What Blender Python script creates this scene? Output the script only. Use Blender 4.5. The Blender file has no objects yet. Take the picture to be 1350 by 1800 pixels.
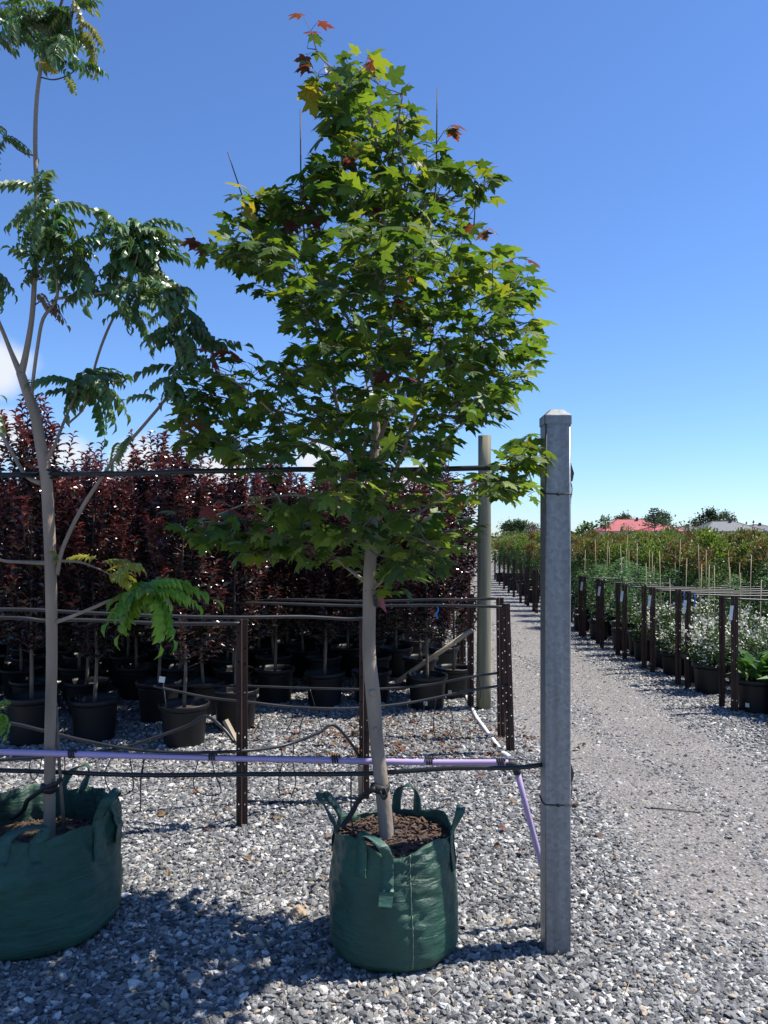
import bpy, math, random
import numpy as np
from mathutils import Vector, Matrix, Euler, noise as mnoise

random.seed(7)
rng = np.random.default_rng(7)
scene = bpy.context.scene
COL = scene.collection
R = math.radians

# ------------------------------------------------------------------ camera, sky, sun, exposure
F, HOR, EYE = 1350.0, 940.0, 1.6            # focal length / horizon row of the 1350x1800 photo, eye height (m)
cam_d = bpy.data.cameras.new('camera')
cam_d.sensor_fit = 'VERTICAL'
cam_d.sensor_height = 36.0
cam_d.sensor_width = 27.0
cam_d.lens = 27.0
cam_d.shift_y = 40.0 / 1800.0
cam_d.clip_end = 3000
cam = bpy.data.objects.new('camera', cam_d)
COL.objects.link(cam)
cam.location = (0, 0, EYE)
cam.rotation_euler = (R(90), 0, 0)
scene.camera = cam

SUN_EL, SUN_AZ = 60.0, 10.0                 # azimuth measured from +X towards +Y
world = bpy.data.worlds.new('World')
scene.world = world
world.use_nodes = True
wn, wl = world.node_tree.nodes, world.node_tree.links
wn.clear()
w_out = wn.new('ShaderNodeOutputWorld')
w_bg = wn.new('ShaderNodeBackground')
w_bg.inputs['Strength'].default_value = 0.10
sky = wn.new('ShaderNodeTexSky')
sky.sky_type = 'NISHITA'
sky.sun_disc = False
sky.sun_elevation = R(SUN_EL)
sky.sun_rotation = R(90 - SUN_AZ)
sky.altitude = 0
sky.air_density = 1.0
sky.dust_density = 0.1
sky.ozone_density = 3.0
w_tint = wn.new('ShaderNodeVectorMath'); w_tint.operation = 'MULTIPLY'     # deep clear-air blue, the same all over the sky
w_tint.inputs[1].default_value = (0.64, 0.83, 1.13)
wl.new(sky.outputs['Color'], w_tint.inputs[0])
# a few small fair-weather clouds low over the horizon
geo = wn.new('ShaderNodeTexCoord')
nz = wn.new('ShaderNodeTexNoise')
nz.inputs['Scale'].default_value = 9.0
nz.inputs['Detail'].default_value = 6.0
wl.new(geo.outputs['Generated'], nz.inputs['Vector'])
def cloud_dir(px, py):
    return Vector(((px - 675) / F, 1.0, -(py - HOR) / F)).normalized()
cloud_sum = None
for (px, py, size) in ((-40, 640, .050), (-10, 770, .045), (110, 800, .040), (275, 815, .055), (370, 830, .040), (655, 700, .020), (560, 810, .035), (720, 840, .03), (-250, 700, .07)):
    d = cloud_dir(px, py)
    sub = wn.new('ShaderNodeVectorMath'); sub.operation = 'SUBTRACT'
    wl.new(geo.outputs['Generated'], sub.inputs[0]); sub.inputs[1].default_value = d
    mul = wn.new('ShaderNodeVectorMath'); mul.operation = 'MULTIPLY'
    wl.new(sub.outputs[0], mul.inputs[0]); mul.inputs[1].default_value = (0.75, 0.75, 1.25)
    ln = wn.new('ShaderNodeVectorMath'); ln.operation = 'LENGTH'
    wl.new(mul.outputs[0], ln.inputs[0])
    mr = wn.new('ShaderNodeMapRange')
    mr.inputs['From Min'].default_value = size * 1.5; mr.inputs['From Max'].default_value = 0.0
    mr.inputs['To Min'].default_value = 0.0; mr.inputs['To Max'].default_value = 0.75
    wl.new(ln.outputs['Value'], mr.inputs['Value'])
    if cloud_sum is None:
        cloud_sum = mr.outputs[0]
    else:
        mx = wn.new('ShaderNodeMath'); mx.operation = 'MAXIMUM'
        wl.new(cloud_sum, mx.inputs[0]); wl.new(mr.outputs[0], mx.inputs[1]); cloud_sum = mx.outputs[0]
ad = wn.new('ShaderNodeMath'); ad.operation = 'ADD'
wl.new(cloud_sum, ad.inputs[0]); wl.new(nz.outputs['Fac'], ad.inputs[1])
cm = wn.new('ShaderNodeMapRange'); cm.interpolation_type = 'SMOOTHSTEP'
cm.inputs['From Min'].default_value = 0.72; cm.inputs['From Max'].default_value = 1.05
wl.new(ad.outputs[0], cm.inputs['Value'])
gate = wn.new('ShaderNodeMath'); gate.operation = 'GREATER_THAN'; gate.inputs[1].default_value = 0.001
wl.new(cloud_sum, gate.inputs[0])
gm = wn.new('ShaderNodeMath'); gm.operation = 'MULTIPLY'
wl.new(gate.outputs[0], gm.inputs[0]); wl.new(cm.outputs[0], gm.inputs[1])
cmix = wn.new('ShaderNodeMix'); cmix.data_type = 'RGBA'
wl.new(gm.outputs[0], cmix.inputs['Factor'])
wl.new(w_tint.outputs[0], cmix.inputs['A'])
cmix.inputs['B'].default_value = (5.2, 5.5, 6.0, 1)
wl.new(cmix.outputs['Result'], w_bg.inputs['Color'])
wl.new(w_bg.outputs[0], w_out.inputs['Surface'])

S = Vector((math.cos(R(SUN_EL)) * math.cos(R(SUN_AZ)), math.cos(R(SUN_EL)) * math.sin(R(SUN_AZ)), math.sin(R(SUN_EL))))
sun_d = bpy.data.lights.new('sun', 'SUN')
sun_d.energy = 5.0
sun_d.angle = R(0.53)
sun_d.color = (1.0, 0.95, 0.87)
sun = bpy.data.objects.new('sun', sun_d)
COL.objects.link(sun)
sun.rotation_euler = S.to_track_quat('Z', 'Y').to_euler()
sun.location = S * 30

vs = scene.view_settings
vs.view_transform = 'Standard'
vs.look = 'None'
vs.exposure = 0.7
vs.gamma = 1.0
vs.use_curve_mapping = False

# ------------------------------------------------------------------ helpers
def P(px, py, Y):
    return Vector(((px - 675) / F * Y, Y, EYE - (py - HOR) / F * Y))
def G(px, py, z=0.0):
    Y = F * (EYE - z) / (py - HOR)
    return Vector(((px - 675) / F * Y, Y, z))

def tag(o, label=None, cat=None, group=None, kind=None):
    if label: o['label'] = label
    if cat: o['category'] = cat
    if group: o['group'] = group
    if kind: o['kind'] = kind
    return o

def wloc(o):
    v = Vector((0, 0, 0))
    while o is not None:
        v = v + o.location
        o = o.parent
    return v

def empty(name, loc=(0, 0, 0)):
    o = bpy.data.objects.new(name, None)
    o.empty_display_size = 0.1
    COL.objects.link(o)
    o.location = loc
    return o

def fast_mesh(name, V, faces_flat, loop_tot, smooth=False, tint=None):
    me = bpy.data.meshes.new(name)
    V = np.asarray(V, dtype=np.float32)
    me.vertices.add(len(V)); me.vertices.foreach_set('co', V.ravel())
    ff = np.asarray(faces_flat, dtype=np.int32)
    lt = np.asarray(loop_tot, dtype=np.int32)
    ls = np.concatenate(([0], np.cumsum(lt)[:-1])).astype(np.int32)
    me.loops.add(len(ff)); me.loops.foreach_set('vertex_index', ff)
    me.polygons.add(len(lt)); me.polygons.foreach_set('loop_start', ls)
    me.polygons.foreach_set('use_smooth', np.full(len(lt), smooth, dtype=bool))
    if tint is not None:
        a = me.color_attributes.new('tint', 'FLOAT_COLOR', 'POINT')
        a.data.foreach_set('color', np.asarray(tint, dtype=np.float32).ravel())
    me.update(calc_edges=True)
    me.validate()
    return me

def link_mesh(name, me, mat, parent=None, origin=None):
    o = bpy.data.objects.new(name, me)
    COL.objects.link(o)
    if mat is not None and len(me.materials) == 0: me.materials.append(mat)
    if parent is not None: o.parent = parent
    return o

class MB:
    def __init__(s): s.v = []; s.f = []; s.sm = []
    def add(s, vs_, fs_, smooth=True):
        k = len(s.v)
        s.v += [tuple(v) for v in vs_]
        s.f += [tuple(i + k for i in f) for f in fs_]
        s.sm += [smooth] * len(fs_)
    def tube(s, pts, rad, n=8, cap=True, squash=1.0):
        pts = [Vector(p) for p in pts]
        m = len(pts)
        if not hasattr(rad, '__len__'): rad = [rad] * m
        ring = []
        up = None
        for i, p in enumerate(pts):
            t = (pts[min(i + 1, m - 1)] - pts[max(i - 1, 0)])
            if t.length < 1e-9: t = Vector((0, 0, 1))
            t.normalize()
            if up is None:
                up = Vector((0, 0, 1)) if abs(t.z) < .9 else Vector((1, 0, 0))
            a = t.cross(up)
            if a.length < 1e-6: a = t.orthogonal()
            a.normalize()
            b = a.cross(t).normalized()
            up = b
            for j in range(n):
                th = 2 * math.pi * j / n
                ring.append(p + (a * math.cos(th) + b * math.sin(th) * squash) * rad[i])
        fs = []
        for i in range(m - 1):
            for j in range(n):
                fs.append((i * n + j, i * n + (j + 1) % n, (i + 1) * n + (j + 1) % n, (i + 1) * n + j))
        s.add(ring, fs)
        if cap:
            k = len(s.v) - len(ring)
            s.f.append(tuple(k + j for j in reversed(range(n)))); s.sm.append(False)
            s.f.append(tuple(k + (m - 1) * n + j for j in range(n))); s.sm.append(False)
        return s
    def box(s, c, size, rot=None):
        c = Vector(c); hx, hy, hz = [q / 2 for q in size]
        vs_ = []
        for x, y, z in ((-1,-1,-1),(1,-1,-1),(1,1,-1),(-1,1,-1),(-1,-1,1),(1,-1,1),(1,1,1),(-1,1,1)):
            q = Vector((x * hx, y * hy, z * hz))
            if rot is not None: q = rot @ q
            vs_.append(c + q)
        s.add(vs_, ((0,3,2,1),(4,5,6,7),(0,1,5,4),(1,2,6,5),(2,3,7,6),(3,0,4,7)), False)
        return s
    def lathe(s, prof, n=24, c=(0, 0, 0), smooth=True):
        c = Vector(c); vs_ = []; fs = []
        for (r, z) in prof:
            for j in range(n):
                th = 2 * math.pi * j / n
                vs_.append(c + Vector((r * math.cos(th), r * math.sin(th), z)))
        for i in range(len(prof) - 1):
            for j in range(n):
                fs.append((i * n + j, i * n + (j + 1) % n, (i + 1) * n + (j + 1) % n, (i + 1) * n + j))
        s.add(vs_, fs, smooth)
        return s
    def disc(s, r, z, n=24, c=(0, 0, 0)):
        c = Vector(c)
        vs_ = [c + Vector((r * math.cos(2*math.pi*j/n), r * math.sin(2*math.pi*j/n), z)) for j in range(n)]
        s.add(vs_, [tuple(range(n))], False)
        return s
    def obj(s, name, mat, parent=None, world=True):
        """vertices are in world space; origin goes to the base of a top-level mesh."""
        V = np.array(s.v, dtype=np.float64)
        if parent is not None:
            off = np.array(wloc(parent)) if world else np.zeros(3)
            loc = None
        elif world:
            mn, mxv = V.min(0), V.max(0)
            off = np.array([(mn[0] + mxv[0]) / 2, (mn[1] + mxv[1]) / 2, mn[2]]); loc = off
        else:
            off = np.zeros(3); loc = None
        me = bpy.data.meshes.new(name)
        me.from_pydata((V - off).tolist(), [], s.f)
        me.polygons.foreach_set('use_smooth', np.array(s.sm, dtype=bool))
        if mat is not None: me.materials.append(mat)
        me.update()
        o = bpy.data.objects.new(name, me)
        COL.objects.link(o)
        if parent is not None: o.parent = parent
        if loc is not None: o.location = loc
        return o

def smooth_path(pts, n=6):
    """Catmull-Rom through the points"""
    pts = [Vector(p) for p in pts]
    if len(pts) < 3: return [pts[0].lerp(pts[-1], i / n) for i in range(n + 1)]
    q = [pts[0] * 2 - pts[1]] + pts + [pts[-1] * 2 - pts[-2]]
    out = []
    for i in range(1, len(q) - 2):
        for k in range(n):
            t = k / n
            out.append(0.5 * ((2 * q[i]) + (q[i+1] - q[i-1]) * t + (2*q[i-1] - 5*q[i] + 4*q[i+1] - q[i+2]) * t*t
                              + (-q[i-1] + 3*q[i] - 3*q[i+1] + q[i+2]) * t**3))
    out.append(pts[-1])
    return out

def copy_tree(o, parent=None):
    c = o.copy(); COL.objects.link(c)
    if parent is not None: c.parent = parent
    for ch in o.children: copy_tree(ch, c)
    return c

# ------------------------------------------------------------------ materials
def new_mat(name):
    m = bpy.data.materials.new(name); m.use_nodes = True
    n, l = m.node_tree.nodes, m.node_tree.links
    b = n['Principled BSDF']
    return m, n, l, b

def ramp(n, stops):
    r = n.new('ShaderNodeValToRGB')
    e = r.color_ramp.elements
    while len(e) < len(stops): e.new(0.5)
    for i, (p, c) in enumerate(stops):
        e[i].position = p; e[i].color = tuple(c) + (1,) if len(c) == 3 else c
    return r

def simple(name, col, rough=0.6, metal=0.0, spec=0.5, var=0.25, nscale=12.0, bump=0.15, stretch=(1, 1, 1), coord='Object', bscale=None, col2=None):
    m, n, l, b = new_mat(name)
    tc = n.new('ShaderNodeTexCoord')
    mp = n.new('ShaderNodeMapping'); mp.inputs['Scale'].default_value = stretch
    l.new(tc.outputs[coord], mp.inputs['Vector'])
    t = n.new('ShaderNodeTexNoise'); t.inputs['Scale'].default_value = nscale; t.inputs['Detail'].default_value = 6
    l.new(mp.outputs[0], t.inputs['Vector'])
    c = np.array(col); d = np.array(col2) if col2 is not None else np.clip(c * (1 + var), 0, 1)
    r = ramp(n, [(0.3, tuple(c * (1 - var))), (0.7, tuple(d))])
    l.new(t.outputs['Fac'], r.inputs['Fac'])
    l.new(r.outputs['Color'], b.inputs['Base Color'])
    b.inputs['Roughness'].default_value = rough
    b.inputs['Metallic'].default_value = metal
    b.inputs['Specular IOR Level'].default_value = spec
    if bump > 0:
        t2 = n.new('ShaderNodeTexNoise'); t2.inputs['Scale'].default_value = bscale or nscale * 4; t2.inputs['Detail'].default_value = 4
        l.new(mp.outputs[0], t2.inputs['Vector'])
        bp = n.new('ShaderNodeBump'); bp.inputs['Strength'].default_value = bump; bp.inputs['Distance'].default_value = 0.01
        l.new(t2.outputs['Fac'], bp.inputs['Height'])
        l.new(bp.outputs[0], b.inputs['Normal'])
    return m

def leaf_mat(name, source='ATTR', trans=0.35, rough=0.45, spec=0.35, tcol=(1.5, 1.5, 0.55)):
    m, n, l, b = new_mat(name)
    if source == 'ATTR':
        a = n.new('ShaderNodeAttribute'); a.attribute_name = 'tint'; cout = a.outputs['Color']
    else:
        a = n.new('ShaderNodeObjectInfo'); cout = a.outputs['Color']
    tc = n.new('ShaderNodeTexCoord')
    t = n.new('ShaderNodeTexNoise'); t.inputs['Scale'].default_value = 40; t.inputs['Detail'].default_value = 3
    l.new(tc.outputs['Object'], t.inputs['Vector'])
    mr = n.new('ShaderNodeMapRange'); mr.inputs['To Min'].default_value = .75; mr.inputs['To Max'].default_value = 1.25
    l.new(t.outputs['Fac'], mr.inputs['Value'])
    vm = n.new('ShaderNodeVectorMath'); vm.operation = 'SCALE'
    l.new(cout, vm.inputs[0]); l.new(mr.outputs[0], vm.inputs['Scale'])
    l.new(vm.outputs[0], b.inputs['Base Color'])
    b.inputs['Roughness'].default_value = rough
    b.inputs['Specular IOR Level'].default_value = spec
    tr = n.new('ShaderNodeBsdfTranslucent')
    vm2 = n.new('ShaderNodeVectorMath'); vm2.operation = 'MULTIPLY'
    l.new(vm.outputs[0], vm2.inputs[0]); vm2.inputs[1].default_value = tcol
    l.new(vm2.outputs[0], tr.inputs['Color'])
    mx = n.new('ShaderNodeMixShader'); mx.inputs['Fac'].default_value = trans
    l.new(b.outputs[0], mx.inputs[1]); l.new(tr.outputs[0], mx.inputs[2])
    l.new(mx.outputs[0], n['Material Output'].inputs['Surface'])
    return m

M = {}
M['maple_attr'] = leaf_mat('maple_foliage', 'ATTR', .42, .45, .35, (1.9, 1.7, .5))
M['maple_obj'] = leaf_mat('maple_leaf', 'OBJ', .42, .45, .35, (1.9, 1.7, .5))
M['pin_obj'] = leaf_mat('pinnate_leaf', 'OBJ', .25, .33, .5, (1.6, 1.6, .5))
M['purple'] = leaf_mat('purple_foliage', 'ATTR', .18, .24, .7, (1.5, .8, .65))
M['purple_obj'] = leaf_mat('purple_leaf', 'OBJ', .18, .24, .7, (1.5, .8, .65))
M['field'] = leaf_mat('field_foliage', 'ATTR', .28, .45, .4, (1.5, 1.5, .6))
M['flower'] = leaf_mat('white_flower', 'ATTR', .2, .6, .2, (1, 1, 1))
M['tree_far'] = leaf_mat('far_foliage', 'ATTR', .2, .6, .2, (1.3, 1.3, .6))
M['bark_grey'] = simple('bark_grey', (.25, .20, .155), .85, var=.35, nscale=9, bump=.5, stretch=(1, 1, .35), bscale=60)
M['bark_brown'] = simple('bark_brown', (.27, .205, .15), .85, var=.35, nscale=8, bump=.55, stretch=(1, 1, .3), bscale=55)
M['twig'] = simple('twig_bark', (.07, .045, .04), .7, var=.3, nscale=20, bump=.2)
M['stem'] = simple('stem_bark', (.13, .10, .075), .85, var=.35, nscale=20, bump=.3)
M['hose'] = simple('black_hose', (.012, .013, .014), .42, var=.3, nscale=5, bump=.05)
M['hose_grey'] = simple('weathered_hose', (.022, .022, .023), .5, var=.35, nscale=6, bump=.08)
M['lilac'] = simple('lilac_plastic', (.42, .32, .52), .38, var=.08, nscale=3, bump=.03)
M['rust'] = simple('rusty_picket', (.055, .026, .018), .75, var=.5, nscale=14, bump=.3, stretch=(1, 1, .3))
M['pot'] = simple('black_pot_plastic', (.010, .010, .011), .48, spec=.3, var=.4, nscale=4, bump=.06, stretch=(1, 1, .3))
M['soil'] = simple('potting_mix', (.055, .036, .025), .95, var=.6, nscale=60, bump=.9, bscale=90)
M['chip'] = simple('bark_mulch', (.085, .05, .033), .9, var=.6, nscale=25, bump=.4)
M['wood_new'] = simple('bare_timber', (.32, .26, .18), .8, var=.25, nscale=8, bump=.3, stretch=(1, 1, .15))
M['bamboo'] = simple('bamboo', (.27, .21, .12), .6, var=.25, nscale=9, bump=.15)
M['white_plastic'] = simple('white_plastic', (.62, .62, .60), .5, var=.15, nscale=9, bump=.05)
M['blue_tape'] = simple('blue_tape', (.03, .22, .60), .5, var=.15, nscale=9, bump=.1)
M['tape_pink'] = simple('faded_red_tag', (.24, .05, .07), .5, var=.45, nscale=22, bump=.1)
M['dark_rubber'] = simple('black_rubber', (.012, .012, .013), .65, var=.3, nscale=20, bump=.3)
M['tan_rock'] = simple('tan_rock', (.36, .26, .17), .9, var=.35, nscale=18, bump=.7)
M['paint_white'] = simple('chalky_white_pipe', (.68, .67, .64), .6, var=.2, nscale=14, bump=.2)
M['roof_red'] = simple('red_roof', (.33, .06, .065), .6, var=.12, nscale=.6, bump=.1)
M['roof_grey'] = simple('grey_roof', (.085, .088, .10), .6, var=.15, nscale=.6, bump=.1)
M['wall_cream'] = simple('cream_render', (.55, .50, .42), .85, var=.08, nscale=1.5, bump=.1)
M['wall_white'] = simple('white_sheet', (.72, .72, .70), .6, var=.06, nscale=1.5, bump=.05)
M['glass_dark'] = simple('window_glass', (.03, .035, .04), .1, var=.1, nscale=1, bump=0)
M['dry_leaf'] = leaf_mat('dry_leaf', 'ATTR', .15, .7, .2, (1.3, 1.0, .6))
M['steel_dark'] = simple('dark_plastic', (.035, .038, .042), .45, var=.2, nscale=20, bump=.1)

def galv():
    m, n, l, b = new_mat('galvanised_steel')
    tc = n.new('ShaderNodeTexCoord')
    mp = n.new('ShaderNodeMapping'); mp.inputs['Scale'].default_value = (26, 26, 1.1)
    l.new(tc.outputs['Object'], mp.inputs['Vector'])
    t = n.new('ShaderNodeTexNoise'); t.inputs['Scale'].default_value = 1.0; t.inputs['Detail'].default_value = 4
    l.new(mp.outputs[0], t.inputs['Vector'])
    vo = n.new('ShaderNodeTexVoronoi'); vo.inputs['Scale'].default_value = 75
    l.new(tc.outputs['Object'], vo.inputs['Vector'])
    t3 = n.new('ShaderNodeTexNoise'); t3.inputs['Scale'].default_value = 7; t3.inputs['Detail'].default_value = 7
    l.new(tc.outputs['Object'], t3.inputs['Vector'])
    r = ramp(n, [(.3, (.19, .20, .21)), (.7, (.31, .325, .335))])
    l.new(t.outputs['Fac'], r.inputs['Fac'])
    mx = n.new('ShaderNodeMix'); mx.data_type = 'RGBA'; mx.blend_type = 'MULTIPLY'; mx.inputs['Factor'].default_value = .35
    bw = n.new('ShaderNodeRGBToBW'); l.new(vo.outputs['Color'], bw.inputs[0]); l.new(r.outputs[0], mx.inputs['A']); l.new(bw.outputs[0], mx.inputs['B'])
    mx2 = n.new('ShaderNodeMix'); mx2.data_type = 'RGBA'; mx2.inputs['B'].default_value = (.20, .19, .17, 1)
    mr = n.new('ShaderNodeMapRange'); mr.inputs['From Min'].default_value = .55; mr.inputs['From Max'].default_value = .75; mr.inputs['To Max'].default_value = .6
    l.new(t3.outputs['Fac'], mr.inputs['Value']); l.new(mr.outputs[0], mx2.inputs['Factor'])
    l.new(mx.outputs['Result'], mx2.inputs['A'])
    l.new(mx2.outputs['Result'], b.inputs['Base Color'])
    b.inputs['Metallic'].default_value = .45
    rr = n.new('ShaderNodeMapRange'); rr.inputs['To Min'].default_value = .35; rr.inputs['To Max'].default_value = .6
    l.new(t3.outputs['Fac'], rr.inputs['Value']); l.new(rr.outputs[0], b.inputs['Roughness'])
    bp = n.new('ShaderNodeBump'); bp.inputs['Strength'].default_value = .12; bp.inputs['Distance'].default_value = .004
    l.new(t.outputs['Fac'], bp.inputs['Height']); l.new(bp.outputs[0], b.inputs['Normal'])
    return m
M['galv'] = galv()

def bag_mat(name, col, weave=900):
    m, n, l, b = new_mat(name)
    tc = n.new('ShaderNodeTexCoord')
    t = n.new('ShaderNodeTexNoise'); t.inputs['Scale'].default_value = 5; t.inputs['Detail'].default_value = 8
    l.new(tc.outputs['Object'], t.inputs['Vector'])
    c = np.array(col)
    r = ramp(n, [(.3, tuple(c * .72)), (.7, tuple(c * 1.25))])
    l.new(t.outputs['Fac'], r.inputs['Fac']); l.new(r.outputs[0], b.inputs['Base Color'])
    b.inputs['Roughness'].default_value = .42
    b.inputs['Specular IOR Level'].default_value = .45
    mp = n.new('ShaderNodeMapping'); mp.inputs['Scale'].default_value = (7, 7, 38)
    l.new(tc.outputs['Object'], mp.inputs['Vector'])
    t2 = n.new('ShaderNodeTexNoise'); t2.inputs['Scale'].default_value = 1; t2.inputs['Detail'].default_value = 5; t2.inputs['Distortion'].default_value = .6
    l.new(mp.outputs[0], t2.inputs['Vector'])
    wv = n.new('ShaderNodeTexWave'); wv.inputs['Scale'].default_value = 110; wv.bands_direction = 'Z'; wv.inputs['Distortion'].default_value = 1
    l.new(tc.outputs['Object'], wv.inputs['Vector'])
    ma = n.new('ShaderNodeMath'); ma.operation = 'MULTIPLY_ADD'; ma.inputs[1].default_value = .06
    l.new(wv.outputs['Fac'], ma.inputs[0]); l.new(t2.outputs['Fac'], ma.inputs[2])
    bp = n.new('ShaderNodeBump'); bp.inputs['Strength'].default_value = .8; bp.inputs['Distance'].default_value = .014
    l.new(ma.outputs[0], bp.inputs['Height']); l.new(bp.outputs[0], b.inputs['Normal'])
    return m
M['bag'] = bag_mat('green_woven_bag', (.020, .072, .048))
M['strap'] = bag_mat('green_webbing', (.024, .082, .060))
M['seam'] = simple('seam_thread', (.20, .24, .16), .8, var=.3, nscale=60, bump=.3)

def post_wood():
    m, n, l, b = new_mat('treated_pine')
    tc = n.new('ShaderNodeTexCoord')
    mp = n.new('ShaderNodeMapping'); mp.inputs['Scale'].default_value = (22, 22, .9)
    l.new(tc.outputs['Object'], mp.inputs['Vector'])
    t = n.new('ShaderNodeTexNoise'); t.inputs['Scale'].default_value = 1; t.inputs['Detail'].default_value = 7
    l.new(mp.outputs[0], t.inputs['Vector'])
    r = ramp(n, [(.3, (.10, .095, .06)), (.55, (.17, .16, .10)), (.75, (.27, .235, .155))])
    l.new(t.outputs['Fac'], r.inputs['Fac']); l.new(r.outputs[0], b.inputs['Base Color'])
    b.inputs['Roughness'].default_value = .8
    bp = n.new('ShaderNodeBump'); bp.inputs['Strength'].default_value = .4; bp.inputs['Distance'].default_value = .01
    l.new(t.outputs['Fac'], bp.inputs['Height']); l.new(bp.outputs[0], b.inputs['Normal'])
    return m
M['pine'] = post_wood()

GRAVEL_STOPS = [(0.0, (.06, .061, .063)), (.25, (.115, .116, .118)), (.5, (.19, .19, .188)), (.72, (.30, .295, .285)), (.9, (.56, .545, .515)), (1.0, (.34, .28, .21))]
def ground_mat():
    m, n, l, b = new_mat('gravel_ground')
    g = n.new('ShaderNodeNewGeometry')
    at = n.new('ShaderNodeAttribute'); at.attribute_name = 'wear'
    vo = n.new('ShaderNodeTexVoronoi'); vo.inputs['Scale'].default_value = 46; vo.inputs['Randomness'].default_value = 1
    l.new(g.outputs['Position'], vo.inputs['Vector'])
    sep = n.new('ShaderNodeSeparateColor'); l.new(vo.outputs['Color'], sep.inputs[0])
    rp = ramp(n, GRAVEL_STOPS); l.new(sep.outputs[0], rp.inputs['Fac'])
    # finer crushed dust
    vo2 = n.new('ShaderNodeTexVoronoi'); vo2.inputs['Scale'].default_value = 120
    l.new(g.outputs['Position'], vo2.inputs['Vector'])
    sep2 = n.new('ShaderNodeSeparateColor'); l.new(vo2.outputs['Color'], sep2.inputs[0])
    t = n.new('ShaderNodeTexNoise'); t.inputs['Scale'].default_value = 2.2; t.inputs['Detail'].default_value = 8; t.inputs['Roughness'].default_value = .65
    l.new(g.outputs['Position'], t.inputs['Vector'])
    dust = ramp(n, [(.3, (.13, .118, .106)), (.7, (.235, .208, .186))]); l.new(t.outputs['Fac'], dust.inputs['Fac'])
    fine = ramp(n, [(0, (.07, .07, .07)), (.7, (.22, .215, .205)), (1, (.5, .49, .47))]); l.new(sep2.outputs[0], fine.inputs['Fac'])
    mf = n.new('ShaderNodeMix'); mf.data_type = 'RGBA'; mf.inputs['Factor'].default_value = .42
    l.new(dust.outputs[0], mf.inputs['A']); l.new(fine.outputs[0], mf.inputs['B'])
    # wear mask broken up by noise
    wa = n.new('ShaderNodeMath'); wa.operation = 'ADD'
    l.new(at.outputs['Fac'], wa.inputs[0])
    t4 = n.new('ShaderNodeTexNoise'); t4.inputs['Scale'].default_value = 9; t4.inputs['Detail'].default_value = 6
    l.new(g.outputs['Position'], t4.inputs['Vector'])
    l.new(t4.outputs['Fac'], wa.inputs[1])
    wm = n.new('ShaderNodeMapRange'); wm.inputs['From Min'].default_value = .75; wm.inputs['From Max'].default_value = 1.1
    l.new(wa.outputs[0], wm.inputs['Value'])
    mx = n.new('ShaderNodeMix'); mx.data_type = 'RGBA'
    l.new(wm.outputs[0], mx.inputs['Factor']); l.new(rp.outputs[0], mx.inputs['A']); l.new(mf.outputs['Result'], mx.inputs['B'])
    l.new(mx.outputs['Result'], b.inputs['Base Color'])
    b.inputs['Roughness'].default_value = .9
    b.inputs['Specular IOR Level'].default_value = .25
    # relief: stones stand out, dust is flatter
    inv = n.new('ShaderNodeMapRange'); inv.inputs['From Max'].default_value = .02
    l.new(vo.outputs['Distance'], inv.inputs['Value'])
    inv.inputs['From Min'].default_value = 0; inv.inputs['From Max'].default_value = .6
    inv.inputs['To Min'].default_value = 1; inv.inputs['To Max'].default_value = 0
    hs = n.new('ShaderNodeMath'); hs.operation = 'ADD'; l.new(inv.outputs[0], hs.inputs[0]); l.new(sep.outputs[1], hs.inputs[1])
    st = n.new('ShaderNodeMapRange'); st.inputs['To Min'].default_value = 1.0; st.inputs['To Max'].default_value = .55
    l.new(wm.outputs[0], st.inputs['Value'])
    bp = n.new('ShaderNodeBump'); bp.inputs['Distance'].default_value = .015
    l.new(st.outputs[0], bp.inputs['Strength'])
    l.new(hs.outputs[0], bp.inputs['Height']); l.new(bp.outputs[0], b.inputs['Normal'])
    return m
M['ground'] = ground_mat()

def pebble_mat():
    m, n, l, b = new_mat('gravel_stone')
    at = n.new('ShaderNodeAttribute'); at.attribute_type = 'INSTANCER'; at.attribute_name = 'tone'
    rp = ramp(n, GRAVEL_STOPS); l.new(at.outputs['Fac'], rp.inputs['Fac'])
    tc = n.new('ShaderNodeTexCoord')
    t = n.new('ShaderNodeTexNoise'); t.inputs['Scale'].default_value = 2.5; t.inputs['Detail'].default_value = 4
    l.new(tc.outputs['Object'], t.inputs['Vector'])
    mr = n.new('ShaderNodeMapRange'); mr.inputs['To Min'].default_value = .7; mr.inputs['To Max'].default_value = 1.3
    l.new(t.outputs['Fac'], mr.inputs['Value'])
    vm = n.new('ShaderNodeVectorMath'); vm.operation = 'SCALE'
    l.new(rp.outputs[0], vm.inputs[0]); l.new(mr.outputs[0], vm.inputs['Scale'])
    l.new(vm.outputs[0], b.inputs['Base Color'])
    b.inputs['Roughness'].default_value = .75
    b.inputs['Specular IOR Level'].default_value = .35
    return m
M['pebble'] = pebble_mat()

# ------------------------------------------------------------------ ground and road
def wear_at(X, Y):
    """how compacted the gravel is (1 = bare wheel track)"""
    drift = np.maximum(0, Y - 13) * .055
    wob = .10 * np.sin(Y * .55 + .4) + .05 * np.sin(Y * 1.7)
    t1 = np.exp(-((X - (1.50 + wob + drift + np.maximum(0, 4.2 - Y) * -.12)) / .30) ** 2)
    t2 = np.exp(-((X - (2.32 + wob * .7 + drift)) / .36) ** 2)
    mid = .35 * np.exp(-((X - (1.9 + drift)) / .8) ** 2)
    fade = np.clip((Y - 2.5) / 1.0, 0, 1)
    return np.clip(np.maximum(t1, t2) * .68 + mid, 0, .8) * fade

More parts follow.
